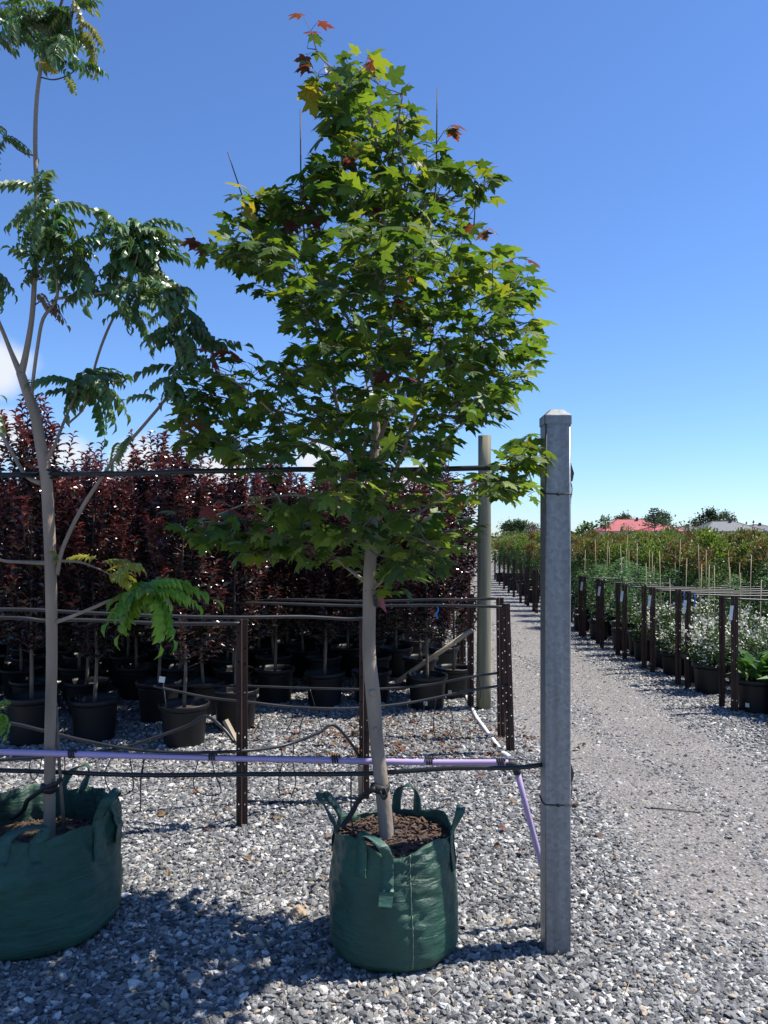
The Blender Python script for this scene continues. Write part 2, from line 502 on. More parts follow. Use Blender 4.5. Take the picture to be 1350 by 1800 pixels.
def grid_sheet(name, xs, ys, z, mat, edge=None):
    nx, ny = len(xs), len(ys)
    X, Y = np.meshgrid(xs, ys)
    if edge is not None: X = edge(X, Y)
    V = np.stack([X, Y, np.full_like(X, z)], -1).reshape(-1, 3)
    i = np.arange((ny - 1) * (nx - 1)); r_, c_ = i // (nx - 1), i % (nx - 1)
    a = r_ * nx + c_
    Fc = np.stack([a, a + 1, a + nx + 1, a + nx], -1)
    me = fast_mesh(name, V, Fc.ravel(), np.full(len(Fc), 4))
    at = me.attributes.new('wear', 'FLOAT', 'POINT')
    w = wear_at(V[:, 0], V[:, 1])
    w[(V[:, 1] > 60)] *= .5
    at.data.foreach_set('value', w.astype(np.float32))
    return link_mesh(name, me, mat)

xs = np.concatenate([np.array([-900, -300, -100, -40, -15, -8]), np.arange(-5, 6.01, .12), np.array([7, 8, 10, 15, 25, 45, 100, 300, 900])])
ys = np.concatenate([np.array([-200, -50, -10, -2, 0]), np.arange(1, 16, .15), np.arange(16, 45, 1.0), np.array([50, 60, 80, 120, 200, 400, 900])])
tag(grid_sheet('ground', xs, ys, 0.0, M['ground']), kind='structure')
# the drive between the plant blocks: a strip that follows its own edges, same loose gravel
ry = np.concatenate([np.arange(-3, 16, .15), np.arange(16, 60, 1.0)])
def road_edge(U, Y):
    drift = np.maximum(0, Y - 13) * .055
    lo = 1.02 + drift + .03 * np.sin(Y * 2.3); hi = 2.95 + drift * .9 + .04 * np.sin(Y * 1.9 + 1)
    return lo + (hi - lo) * U
tag(grid_sheet('road', np.linspace(0, 1, 22), ry, 0.004, M['ground'], road_edge), kind='structure')

# loose stones: real geometry, instanced on points by a node group
MAPLE_C = Vector(((692 - 675) / F * 3.01, 3.01, 0)); MAPLE_R = .255
LEFT_C = Vector(((62 - 675) / F * 3.17, 3.17, 0)); LEFT_R = .345
def gravel():
    pts = []; scl = []; tone = []
    zones = [(2.1, 5.2, 5300, .0240), (5.2, 7.2, 3600, .0250), (7.2, 10.0, 2100, .026), (10, 14, 800, .028)]
    for (y0, y1, dens, sz) in zones:
        w = y1 * 1.06 + 1.3
        n = int(dens * w * (y1 - y0))
        X = rng.uniform(-w / 2, w / 2, n); Y = rng.uniform(y0, y1, n)
        keep = np.abs(X) < Y * .53 + .65
        keep &= (X - MAPLE_C.x) ** 2 + (Y - MAPLE_C.y) ** 2 > (MAPLE_R - .03) ** 2
        keep &= (X - LEFT_C.x) ** 2 + (Y - LEFT_C.y) ** 2 > (LEFT_R - .03) ** 2
        wv = wear_at(X, Y) + rng.normal(0, .10, n)
        keep &= rng.uniform(0, 1, n) > np.clip((wv - .25) * 1.2, 0, .64)
        X, Y, wv = X[keep], Y[keep], wv[keep]
        n = len(X)
        s = sz * np.exp(rng.normal(0, .28, n)) * (1 - .38 * np.clip(wv, 0, 1))
        Z = rng.uniform(-.004, .008, n) * (1 - .8 * np.clip(wv, 0, 1))
        pts.append(np.stack([X, Y, Z], -1))
        scl.append(np.stack([s * rng.uniform(.85, 1.3, n), s * rng.uniform(.65, .95, n), s * rng.uniform(.38, .62, n)], -1) * .5)
        t = np.clip(rng.beta(1.15, 1.5, n) * .97, 0, .94)
        t[rng.uniform(0, 1, n) < .03] = 1.0
        tone.append(t)
    pts = np.concatenate(pts); scl = np.concatenate(scl); tone = np.concatenate(tone); n = len(pts)
    me = bpy.data.meshes.new('loose_gravel')
    me.vertices.add(n); me.vertices.foreach_set('co', pts.astype(np.float32).ravel())
    rot = np.stack([rng.normal(0, .38, n), rng.normal(0, .38, n), rng.uniform(0, 6.28, n)], -1)
    for nm, ty, arr in (('rot', 'FLOAT_VECTOR', rot), ('scl', 'FLOAT_VECTOR', scl)):
        a = me.attributes.new(nm, ty, 'POINT'); a.data.foreach_set('vector', arr.astype(np.float32).ravel())
    a = me.attributes.new('tone', 'FLOAT', 'POINT'); a.data.foreach_set('value', tone.astype(np.float32))
    o = bpy.data.objects.new('loose_gravel', me); COL.objects.link(o)
    ng = bpy.data.node_groups.new('scatter_stones', 'GeometryNodeTree')
    ng.interface.new_socket('Geometry', in_out='INPUT', socket_type='NodeSocketGeometry')
    ng.interface.new_socket('Geometry', in_out='OUTPUT', socket_type='NodeSocketGeometry')
    N, L = ng.nodes, ng.links
    gi, go = N.new('NodeGroupInput'), N.new('NodeGroupOutput')
    g2i = N.new('GeometryNodeGeometryToInstance')
    for k in range(9):
        ico = N.new('GeometryNodeMeshIcoSphere'); ico.inputs['Radius'].default_value = 1.0; ico.inputs['Subdivisions'].default_value = 2
        pos = N.new('GeometryNodeInputPosition')
        ofs = N.new('ShaderNodeVectorMath'); ofs.operation = 'ADD'; ofs.inputs[1].default_value = (k * 3.7, k * 1.3 - 5, k * 7.1)
        L.new(pos.outputs[0], ofs.inputs[0])
        # angular chips: snap the sphere towards a few voronoi facets
        vo = N.new('ShaderNodeTexVoronoi'); vo.inputs['Scale'].default_value = 1.15
        L.new(ofs.outputs[0], vo.inputs['Vector'])
        mr = N.new('ShaderNodeMapRange'); mr.inputs['From Max'].default_value = 1.0
        mr.inputs['To Min'].default_value = 1.4; mr.inputs['To Max'].default_value = .45
        L.new(vo.outputs['Distance'], mr.inputs['Value'])
        sc = N.new('ShaderNodeVectorMath'); sc.operation = 'SCALE'
        L.new(pos.outputs[0], sc.inputs[0]); L.new(mr.outputs[0], sc.inputs['Scale'])
        sp = N.new('GeometryNodeSetPosition')
        L.new(ico.outputs['Mesh'], sp.inputs['Geometry']); L.new(sc.outputs[0], sp.inputs['Position'])
        sm = N.new('GeometryNodeSetMaterial'); sm.inputs['Material'].default_value = M['pebble']
        L.new(sp.outputs[0], sm.inputs['Geometry'])
        ss = N.new('GeometryNodeSetShadeSmooth'); ss.inputs['Shade Smooth'].default_value = False
        L.new(sm.outputs[0], ss.inputs['Geometry'])
        L.new(ss.outputs[0], g2i.inputs[0])
    iop = N.new('GeometryNodeInstanceOnPoints')
    iop.inputs['Pick Instance'].default_value = True
    na = N.new('GeometryNodeInputNamedAttribute'); na.data_type = 'FLOAT_VECTOR'; na.inputs['Name'].default_value = 'rot'
    nb = N.new('GeometryNodeInputNamedAttribute'); nb.data_type = 'FLOAT_VECTOR'; nb.inputs['Name'].default_value = 'scl'
    e2r = N.new('FunctionNodeEulerToRotation')
    L.new(gi.outputs[0], iop.inputs['Points']); L.new(g2i.outputs[0], iop.inputs['Instance'])
    L.new(na.outputs[0], e2r.inputs[0]); L.new(e2r.outputs[0], iop.inputs['Rotation']); L.new(nb.outputs[0], iop.inputs['Scale'])
    L.new(iop.outputs[0], go.inputs[0])
    md = o.modifiers.new('scatter_stones', 'NODES'); md.node_group = ng
    me.materials.append(M['pebble'])
    tag(o, 'loose blue-grey crushed gravel covering the nursery ground', 'gravel', kind='stuff')
gravel()

# ------------------------------------------------------------------ leaf templates and batches
def maple_template(curl=.12, fold=.18, seed=0):
    r_ = random.Random(seed)
    # half outline of a five-lobed leaf, base at origin, tip towards +y, unit length
    half = [(0.0, .10), (.10, .03), (.24, .02), (.40, .07), (.29, .17), (.30, .25), (.42, .36), (.56, .56), (.41, .52), (.37, .55), (.20, .49), (.20, .62), (.25, .72), (.12, .78), (.0, 1.0)]
    half = [(x * (1 + r_.uniform(-.08, .08)), y + r_.uniform(-.015, .015)) for x, y in half]
    V = []; Fc = []
    cen = [(0, .10), (0, .34), (0, .55), (0, 1.0)]
    def z(x, y):
        return -fold * abs(x) * .6 + curl * (.35 - (y - .4) ** 2 * 1.8) - .3 * curl * abs(x) ** 2 * 4
    for side in (1, -1):
        k = len(V)
        pts = [(side * x, y) for x, y in half]
        allp = pts + [(0, .34)]
        V += [(x, y, z(x, y)) for x, y in allp]
        c = k + len(pts)
        for i in range(len(pts) - 1):
            f = (c, k + i, k + i + 1)
            Fc.append(f if side == 1 else f[::-1])
    return np.array(V), np.array(Fc)
def oval_template(w=.42, fold=.15, curl=.25):
    ys_ = [0, .3, .65, 1.0]; ws = [0.0, w * .5, w * .42, 0.0]
    V = []; 
    zc = [0, .06, 0.0, -curl]
    V = [(0, 0, 0), (-ws[1], .3, zc[1] + fold), (0, .3, zc[1]), (ws[1], .3, zc[1] + fold),
         (-ws[2], .65, zc[2] + fold), (0, .65, zc[2]), (ws[2], .65, zc[2] + fold), (0, 1.0, zc[3])]
    T = [(0, 2, 1), (0, 3, 2), (1, 2, 5), (1, 5, 4), (2, 3, 6), (2, 6, 5), (4, 5, 7), (5, 6, 7)]
    return np.array(V, float), np.array(T)
def blade_template(w=.5):
    V = [(0, 0, 0), (-w / 2, .45, .04), (w / 2, .45, .04), (0, 1, -.12)]
    return np.array(V, float), np.array([(0, 2, 1), (1, 2, 3)])

def frames(d, up):
    """rotation matrices whose y axis is d and z axis is close to up (arrays N,3)"""
    d = d / np.linalg.norm(d, axis=1, keepdims=True)
    x = np.cross(d, up); x /= np.linalg.norm(x, axis=1, keepdims=True) + 1e-9
    z = np.cross(x, d)
    return np.stack([x, d, z], -1)       # columns
def batch(tpl, pos, Rm, size, tint):
    V, T = tpl
    n, nv = len(pos), len(V)
    W = np.einsum('nij,vj->nvi', Rm, V) * np.asarray(size).reshape(n, 1, 1) + pos[:, None, :]
    Fc = (T[None] + (np.arange(n) * nv)[:, None, None]).reshape(-1, 3)
    col = np.repeat(np.concatenate([tint, np.ones((n, 1))], 1)[:, None, :], nv, 1).reshape(-1, 4)
    return W.reshape(-1, 3), Fc, col
def merge(parts):
    Vs, Fs, Cs = [], [], []; k = 0
    for v, f, c in parts:
        Vs.append(v); Fs.append(f + k); Cs.append(c); k += len(v)
    return np.concatenate(Vs), np.concatenate(Fs), np.concatenate(Cs)
def batch_mesh(name, data):
    V, Fc, C = data
    return fast_mesh(name, V, Fc.ravel(), np.full(len(Fc), 3), False, C)
def unit(n):
    v = rng.normal(size=(n, 3)); return v / np.linalg.norm(v, axis=1, keepdims=True)

# ------------------------------------------------------------------ red maple in the green bag
def in_poly(x, y, poly):
    c = False; j = len(poly) - 1
    for i in range(len(poly)):
        xi, yi = poly[i]; xj, yj = poly[j]
        if (yi > y) != (yj > y) and x < (xj - xi) * (y - yi) / (yj - yi) + xi: c = not c
        j = i
    return c

def maple():
    base = P(681, 1478, 3.0)
    t = empty('maple_tree', base)
    tag(t, 'young maple with lobed green leaves and red shoot tips, planted in a green bag', 'tree')
    YT = 3.0
    tp = [(683, 1500, 31), (678, 1440, 27), (671, 1380, 25), (662, 1300, 24), (656, 1225, 26), (649, 1150, 23), (649, 1070, 23), (650, 1000, 22), (654, 930, 20), (655, 860, 18), (659, 780, 16), (664, 690, 14), (668, 600, 13), (673, 500, 11), (675, 400, 9), (670, 300, 7), (655, 220, 5.5), (630, 150, 4), (585, 120, 3), (560, 95, 2.4), (548, 60, 1.6)]
    path = smooth_path([P(x, y, YT + .012 * math.sin(y * .011)) for x, y, w in tp], 4)
    rad = np.interp(np.linspace(0, 1, len(path)), np.linspace(0, 1, len(tp)), [w / 2 / F * YT for *_, w in tp])
    b = MB(); b.tube(path, list(rad), 12)
    # pruning knots
    for (x, y, r_) in ((655, 1218, 7), (647, 1093, 4), (660, 1282, 3.5)):
        c = P(x, y, YT - .022)
        b.tube([c + Vector((0, .012, 0)), c, c + Vector((.001, -.004, 0))], [r_ / F * 3, r_ / F * 3, r_ / F * 1.8], 8)
    b.obj('trunk', M['bark_grey'], t)
    # limbs traced from the photo (px, py, depth offset at the end)
    limbs = [
        ([(655, 905), (692, 835), (715, 775), (735, 710), (750, 640), (765, 560)], -.25, 10),
        ([(705, 860), (745, 815), (795, 762), (845, 715), (885, 680)], -.10, 7),
        ([(650, 950), (615, 912), (585, 888), (520, 870), (450, 880), (380, 905)], -.35, 8),
        ([(645, 1025), (600, 990), (555, 955), (490, 945), (420, 950)], .30, 7),
        ([(652, 900), (625, 835), (604, 778), (575, 745), (500, 725), (420, 705), (350, 690)], .05, 9),
        ([(604, 778), (590, 700), (575, 620), (545, 540), (490, 470), (430, 410)], .10, 8),
        ([(662, 700), (640, 620), (600, 540), (545, 460), (532, 380), (529, 330)], -.15, 7),
        ([(664, 690), (715, 620), (770, 560), (830, 500), (880, 455)], .22, 8),
        ([(660, 790), (700, 700), (770, 640), (850, 600), (930, 575)], -.40, 8),
        ([(668, 590), (705, 510), (745, 430), (765, 340), (768, 250)], .10, 7),
        ([(672, 500), (700, 420), (712, 330), (700, 230), (708, 165)], -.22, 6),
        ([(672, 510), (640, 430), (610, 330), (595, 240), (590, 170)], .20, 6),
        ([(650, 985), (700, 930), (770, 880), (850, 840), (930, 790)], .05, 7),
        ([(651, 960), (690, 940), (730, 945), (770, 965)], -.40, 6),
        ([(650, 1040), (690, 1010), (730, 1005)], -.25, 5),
        ([(655, 870), (640, 800), (650, 720), (640, 620), (655, 520)], .50, 8),
        ([(656, 850), (690, 770), (700, 680), (690, 580), (700, 480)], -.52, 8),
        ([(658, 800), (720, 750), (790, 720), (860, 650)], .45, 7),
        ([(656, 830), (600, 790), (520, 760), (440, 690), (380, 650)], -.45, 7),
        ([(675, 440), (740, 380), (800, 330), (850, 300)], .12, 5),
        ([(545, 460), (480, 440), (420, 440), (375, 440)], -.10, 4),
    ]
    nodes = []
    for p, r_ in zip(path, rad): nodes.append((p, r_))
    nodes = [q for q in nodes if q[0].z > 1.35]
    for pts, dz, w in limbs:
        m = len(pts)
        ctrl = [P(x, y, YT + dz * (i / (m - 1)) ** 1.3) for i, (x, y) in enumerate(pts)]
        sp = smooth_path(ctrl, 5)
        rr = np.linspace(w / 2 / F * 3, .0022, len(sp))
        bb = MB(); bb.tube(sp, list(rr), 8); bb.obj('branch', M['bark_grey'], t)
        nodes += list(zip(sp[4:], rr[4:]))
    # crown outline in the photograph; depth comes from the crown's own roundness about the trunk
    poly = [(556, 112), (600, 112), (650, 108), (690, 125), (700, 175), (722, 215), (745, 258), (790, 268), (810, 285), (850, 292), (868, 300), (840, 345), (800, 375), (850, 405), (880, 440), (925, 470), (935, 510), (925, 545), (960, 575), (945, 600), (930, 640), (910, 665), (880, 700), (905, 715), (860, 735), (800, 745), (775, 790), (720, 800), (735, 825), (800, 845), (850, 820), (880, 790), (930, 765), (945, 790), (925, 850), (885, 885), (840, 880), (815, 900), (820, 940), (775, 965), (765, 985), (735, 1000), (740, 1035), (690, 1035), (650, 1025), (615, 985), (560, 970), (500, 985), (430, 975), (380, 960), (330, 930), (330, 905), (400, 880), (470, 870), (560, 865), (610, 850), (560, 810), (470, 815), (400, 800), (340, 780), (310, 740), (320, 690), (360, 650), (420, 640), (470, 650), (520, 640), (490, 600), (500, 560), (465, 520), (440, 490), (400, 460), (360, 445), (410, 410), (430, 340), (480, 330), (530, 330), (560, 300), (575, 250), (570, 200), (545, 160)]
    holes = [(540, 830, 26), (610, 690, 20), (720, 730, 24), (690, 660, 14), (480, 560, 18), (760, 470, 16), (555, 560, 14), (840, 560, 10), (560, 480, 12), (635, 790, 14), (720, 575, 10), (880, 640, 8), (600, 610, 12), (760, 655, 10), (455, 395, 8)]
    holes = [(x, y, r_ * .8) for x, y, r_ in holes]
    xs_by = {}
    tips = []
    tries = 0
    NT = 690
    while len(tips) < NT and tries < 60000:
        tries += 1
        x, y = random.uniform(300, 965), random.uniform(105, 1040)
        if not in_poly(x, y, poly): continue
        if any((x - hx) ** 2 + (y - hy) ** 2 < r_ * r_ for hx, hy, r_ in holes): continue
        cx = 660
        half = 300 if 400 < y < 900 else 190
        u = min(1, abs(x - cx) / half)
        D = (.62 if 380 < y < 900 else .36) * math.sqrt(max(.06, 1 - u * u))
        if y < 300: D *= .75
        dep = YT + random.choice((-1, 1)) * D * random.uniform(.0, 1) ** .7
        p = P(x, y, dep)
        if any((p - q).length < .038 for q in tips): continue
        tips.append(p)
    tips.sort(key=lambda p: min((p - n_[0]).length for n_ in nodes))
    tw = MB()
    LP, LD, LS, LC = [], [], [], []
    petb = MB()
    def leafset(p, d, cnt, red=0.0, spread=1.0, size=None):
        for k in range(cnt):
            a = random.uniform(0, 6.283)
            side = Vector((math.cos(a), math.sin(a), 0))
            back = d * (-random.uniform(0, .11 if red < .5 else .03)) if k > 0 else Vector((0, 0, 0))
            o = p + back
            pd = (side * spread + d * .55 + Vector((0, 0, random.uniform(-.25, .35)))).normalized()
            pl = random.uniform(.025, .06)
            e = o + pd * pl
            tw.tube([o, o.lerp(e, .5) + Vector((0, 0, .004)), e], [.0011, .001, .0009], 3, False)
            bd = (pd * .9 + Vector((0, 0, -random.uniform(.15, .95))) + Vector((.16, -.05, 0))).normalized()
            LP.append(e); LD.append(bd)
            LS.append((size or random.triangular(.052, .102, .072)))
            q = random.random()
            hi = (e.z - 1.4) / 2.2
            if red > random.random(): c = Vector((random.uniform(.10, .17), random.uniform(.028, .05), .045)); LD[-1] = (pd * .8 + Vector((0, 0, -.75))).normalized()
            elif q < .10 + .10 * hi: c = Vector((.15, .20, .035)) * random.uniform(.8, 1.15)
            elif q < .45: c = Vector((.105, .175, .030)) * random.uniform(.8, 1.2)
            else: c = Vector((.052, .105, .026)) * random.uniform(.75, 1.25)
            LC.append(c)
    for p in tips:
        best, bc = None, 1e9
        for n_, r_ in nodes:
            dv = p - n_
            c = dv.length + max(0, -dv.z + .25 * math.hypot(dv.x, dv.y)) * 1.6
            if c < bc and dv.length > .02: bc, best = c, (n_, r_)
        n_, r_ = best
        mid = n_.lerp(p, .5) + Vector((random.uniform(-.02, .02), random.uniform(-.02, .02), -.03 * (p - n_).length / .2))
        sp = smooth_path([n_, mid, p], 3)
        r0 = min(r_ * .7, .0045, .002 + (p - n_).length * .008)
        tw.tube(sp, list(np.linspace(r0, .0013, len(sp))), 5, False)
        if (p - n_).length > .12:
            nodes += [(q, .002) for q in sp[2:]]
        d = (p - mid).normalized()
        leafset(p, d, random.choice((4, 5, 5, 6)), red=.008)
    # reddish shoots and bare whips standing clear of the crown
    reds = [(546, 55, 3.0, 3), (540, 85, 3.0, 3), (558, 130, 3.0, 3), (362, 436, 2.95, 3), (781, 230, 3.05, 3), (414, 628, 2.8, 3), (362, 634, 2.8, 2), (845, 412, 3.1, 4), (527, 388, 2.8, 3), (585, 292, 2.8, 2), (650, 110, 3.0, 2), (325, 745, 2.75, 3), (920, 470, 3.0, 2), (700, 665, 2.5, 3), (385, 905, 2.7, 2)]
    for x, y, Y, c in reds:
        p = P(x, y, Y)
        n_, r_ = min(nodes, key=lambda q: (q[0] - p).length + max(0, q[0].z - p.z) * 2)
        tw.tube([n_, n_.lerp(p, .5), p], [.0022, .0017, .0012], 5, False)
        leafset(p, Vector((0, 0, 1)), c, red=.9, spread=.6, size=.074)
    for x, y, Y in ((432, 352, 2.9), (440, 340, 2.9), (545, 150, 3.0), (560, 160, 3.0)):
        leafset(P(x, y, Y), Vector((0, 0, 1)), 2, red=0, size=.09)
        LC[-1] = Vector((.26, .23, .035)); LC[-2] = Vector((.24, .22, .03))
    for x0, y0, x1, y1, Y in ((426, 345, 400, 267, 2.95), (529, 350, 528, 192, 2.9), (688, 280, 709, 157, 2.85), (767, 270, 769, 154, 3.05), (832, 415, 836, 350, 3.0), (590, 200, 592, 120, 2.85)):
        a, b_ = P(x0, y0, Y), P(x1, y1, Y)
        n_, r_ = min(nodes, key=lambda q: (q[0] - a).length + max(0, q[0].z - a.z) * 2)
        tw.tube([n_, n_.lerp(a, .6), a, a.lerp(b_, .55), b_], [.0035, .0032, .003, .0026, .002], 6)
    tag(tw.obj('twigs', M['twig'], t), kind='stuff')
    LP = np.array([list(p) for p in LP]); LD = np.array([list(p) for p in LD]); LS = np.array(LS); LC = np.array([list(c) for c in LC])
    n = len(LP)
    up = np.tile([0, 0, 1.0], (n, 1)) + rng.normal(0, .38, (n, 3)) + np.array([.1, 0, 0])
    Rm = frames(LD, up)
    vis = LS / LP[:, 1]
    order = np.argsort(-vis)
    keep = set(order[:300].tolist())
    tpls = [maple_template(.10 + .10 * (k % 3), .05 + .16 * ((k * 7) % 4) / 3, k) for k in range(6)]
    which = rng.integers(0, 6, n)
    rest = np.array([i for i in range(n) if i not in keep])
    parts = []
    off = np.array(wloc(t))
    for k in range(6):
        idx = rest[which[rest] == k]
        parts.append(batch(tpls[k], LP[idx] - off, Rm[idx], LS[idx], LC[idx]))
    o = link_mesh('foliage', batch_mesh('maple_foliage', merge(parts)), M['maple_attr'], t)
    tag(o, kind='stuff')
    mes = []
    for k in range(6):
        V, T = tpls[k]
        me = fast_mesh('maple_leaf', V, T.ravel(), np.full(len(T), 3)); me.materials.append(M['maple_obj']); mes.append(me)
    for i in order[:300]:
        l_ = bpy.data.objects.new('leaf', mes[which[i]]); COL.objects.link(l_)
        l_.parent = t
        mat = Matrix(Rm[i].tolist()).to_4x4() @ Matrix.Diagonal((LS[i], LS[i], LS[i], 1))
        mat.translation = Vector(LP[i]) - Vector(off)
        l_.matrix_local = mat
        l_.color = (*LC[i], 1)
    print('maple leaves', n)
    return t
maple()

# ------------------------------------------------------------------ tree with drooping feathery leaves on the left
def frond_mesh(seed, npairs=7, droop=1.0):
    r_ = random.Random(seed)
    V, Fc = [], []
    L = 1.0
    def rach(u): return Vector((0, .92 * u - .10 * u * u, .22 * u - .62 * droop * u * u))
    b = MB()
    pts = [rach(i / 8) for i in range(9)]
    b.tube(pts, list(np.linspace(.009, .004, 9)), 4, False)
    V += b.v; Fc += b.f
    tv, tt = oval_template(.46, .12, .25)
    for i in range(npairs * 2 + 1):
        u = .10 + .88 * (i // 2) / npairs if i < npairs * 2 else 1.0
        side = 0 if i == npairs * 2 else (1 if i % 2 else -1)
        p = rach(u)
        ta = (rach(min(1, u + .02)) - rach(u - .02)).normalized()
        d = (ta * .55 + Vector((side * .95, 0, 0)) + Vector((r_.uniform(-.15, .15), r_.uniform(-.1, .1), -.7 * droop + r_.uniform(-.35, .25)))).normalized()
        if side == 0: d = (ta + Vector((0, 0, -.2))).normalized()
        x = d.cross(Vector((0, .25, 1))).normalized(); z = x.cross(d)
        s = (.36 if side else .40) * (1 - .35 * abs(u - .55)) * r_.uniform(.88, 1.1)
        k = len(V)
        for q in tv: V.append(tuple(p + (x * q[0] + d * q[1] + z * q[2]) * s))
        Fc += [tuple(int(j) + k for j in f) for f in tt]
    me = bpy.data.meshes.new('pinnate_leaf')
    me.from_pydata([tuple(v) for v in V], [], Fc); me.materials.append(M['pin_obj']); me.update()
    return me

def left_tree():
    YT = 3.15
    t = empty('young_tree', P(87, 1480, YT))
    tag(t, 'slim grey-barked young tree with drooping feathery leaves, in the wide slumped bag', 'tree')
    def limb(name, pts, mat='bark_brown', n=9, root=None):
        m = len(pts)
        ctrl = [P(q[0], q[1], YT + (q[3] if len(q) > 3 else 0)) for q in pts]
        sp = smooth_path(ctrl, 5)
        rr = np.interp(np.linspace(0, 1, len(sp)), np.linspace(0, 1, m), [q[2] / 2 / F * YT for q in pts])
        b = MB(); b.tube(sp, list(rr), n); b.obj(name, M[mat], t)
        return sp
    tr = limb('trunk', [(85, 1510, 24), (87, 1440, 20), (88, 1300, 19), (91, 1150, 19), (89, 1000, 20), (85, 900, 20), (81, 840, 20), (71, 780, 19), (62, 730, 18), (48, 690, 17), (36, 655, 15)], n=14)
    limb('branch', [(36, 660, 14), (44, 630, 11), (56, 560, 9), (61, 480, 8.5), (64, 350, 8), (62, 250, 7.5), (65, 170, 7), (76, 92, 6)])
    limb('branch', [(38, 662, 12), (20, 620, 8), (8, 590, 7), (-20, 520, 5, -.1), (-50, 420, 3, -.15)])
    limb('branch', [(72, 850, 9), (45, 835, 7), (15, 785, 6), (-15, 735, 5, .1), (-50, 690, 4, .2)])
    limb('branch', [(90, 990, 9), (40, 988, 6), (0, 984, 5, -.05), (-60, 960, 4, -.1)])
    limb('branch', [(100, 1010, 8), (110, 965, 7), (140, 900, 7), (175, 845, 6.5), (205, 802, 6), (255, 745, 5.5), (295, 695, 5), (315, 650, 4, -.05), (320, 600, 3.5, -.08), (316, 545, 3, -.1), (300, 505, 2, -.12)])
    limb('branch', [(80, 810, 9), (95, 785, 6), (115, 735, 5, .05), (135, 690, 4, .1), (148, 672, 3, .1)])
    limb('branch', [(120, 745, 4, .1), (150, 712, 4, .15), (168, 640, 4.5, .15), (185, 590, 5, .15), (205, 550, 4, .15), (232, 522, 3, .12), (250, 470, 2.4, .1)])
    limb('branch', [(54, 715, 8), (58, 670, 6), (66, 610, 6), (76, 560, 6), (100, 525, 5), (98, 470, 4, -.05), (96, 400, 3, -.08), (80, 350, 2, -.1)])
    limb('branch', [(100, 525, 5), (150, 518, 4), (200, 508, 3.5), (235, 470, 2.5), (246, 420, 2)])
    limb('branch', [(96, 1095, 7), (130, 1082, 6, -.05), (165, 1068, 6, -.1), (200, 1054, 5, -.12), (255, 1050, 4, -.15), (268, 1035, 2.5, -.15)])
    limb('branch', [(97, 986, 5), (140, 988, 4, .1), (180, 1003, 3, .2), (215, 1020, 2, .25)])
    limb('branch', [(76, 92, 6), (92, 70, 5), (108, 75, 4), (122, 50, 3.5), (130, 5, 3), (132, -60, 2)], mat='twig')
    limb('branch', [(75, 94, 6), (95, 40, 5), (112, -10, 4.5), (118, -80, 4)], mat='twig')
    limb('branch', [(76, 92, 4.5), (55, 62, 3.5), (40, 45, 3), (28, 10, 2)], mat='twig')
    limb('branch', [(72, 136, 2.5), (95, 140, 2.4), (120, 132, 2.2), (138, 118, 1.6)], mat='twig')
    limb('branch', [(62, 274, 2.6), (40, 268, 2.2), (20, 252, 2), (0, 225, 2), (-30, 190, 2)], mat='twig')
    limb('branch', [(61, 536, 3), (70, 530, 2.2), (80, 520, 1.6)], mat='twig')
    limb('branch', [(108, 500, 3.2), (120, 480, 2.6), (130, 440, 1.8)], mat='twig')
    # compound leaves: (twig polyline in the photo, depth offset, count, tint, length)
    fr = [frond_mesh(k, 6 + k % 3, .7 + .3 * (k % 4)) for k in range(8)]
    Gn, Br, Yl, Dk = (.078, .150, .058), (.12, .26, .025), (.20, .22, .03), (.03, .07, .028)
    sets = [
        ([(20, 5), (60, 40)], .0, 10, Gn, .17), ([(80, 85), (95, 30)], .05, 8, Gn, .16), ([(110, 75), (130, 10)], -.03, 9, Gn, .16), ([(0, 60), (40, 45)], -.05, 5, Gn, .16), ([(135, 60), (130, -10)], .0, 4, Yl, .15),
        ([(110, 100), (138, 118)], .0, 5, Gn, .14), ([(100, 135), (110, 140)], .0, 2, Yl, .11),
        ([(-10, 215), (8, 250)], .0, 5, Gn, .15),
        ([(60, 385), (98, 400)], -.05, 8, Gn, .19), ([(75, 345), (98, 380)], -.1, 9, Gn, .19), ([(98, 430), (128, 440)], -.04, 7, Gn, .19), ([(75, 470), (98, 480)], -.05, 5, Gn, .15),
        ([(190, 390), (246, 420)], .0, 9, Gn, .19), ([(200, 440), (250, 400)], .05, 10, Gn, .19), ([(235, 470), (240, 430)], .1, 9, Gn, .19), ([(150, 490), (190, 510)], .0, 6, Gn, .19), ([(130, 470), (160, 460)], -.02, 6, Gn, .17),
        ([(245, 480), (270, 430)], .12, 8, Gn, .18), ([(230, 520), (300, 505)], .0, 10, Gn, .18), ([(300, 505), (318, 545)], -.1, 8, Gn, .18), ([(318, 560), (320, 610)], -.08, 9, Gn, .18), ([(318, 640), (300, 690)], -.06, 7, Gn, .18), ([(322, 620), (345, 600)], -.05, 3, Gn, .16), ([(230, 555), (210, 540)], .14, 4, Gn, .17),
        ([(145, 680), (150, 665)], .1, 7, Gn, .20), ([(152, 700), (166, 650)], .15, 7, Gn, .20),
        ([(255, 1050), (270, 1035)], -.15, 8, Br, .24), ([(262, 1040), (262, 1030)], -.15, 5, Br, .22),
        ([(160, 995), (215, 1018)], .2, 5, Yl, .20), ([(225, 770), (240, 760)], .0, 2, Gn, .14), ([(285, 710), (300, 690)], .0, 2, Gn, .15),
        ([(75, 525), (82, 512)], .0, 3, (.16, .13, .10), .12), ([(92, 975), (96, 980)], -.03, 2, Yl, .06), ([(-10, 1245), (-2, 1240)], -.2, 2, Br, .15),
        ([(-40, 430), (-10, 480)], -.1, 8, Gn, .18), ([(-60, 690), (-40, 700)], .2, 4, Gn, .18), ([(-120, 950), (-60, 960)], -.1, 6, Gn, .2),
    ]
    off = wloc(t)
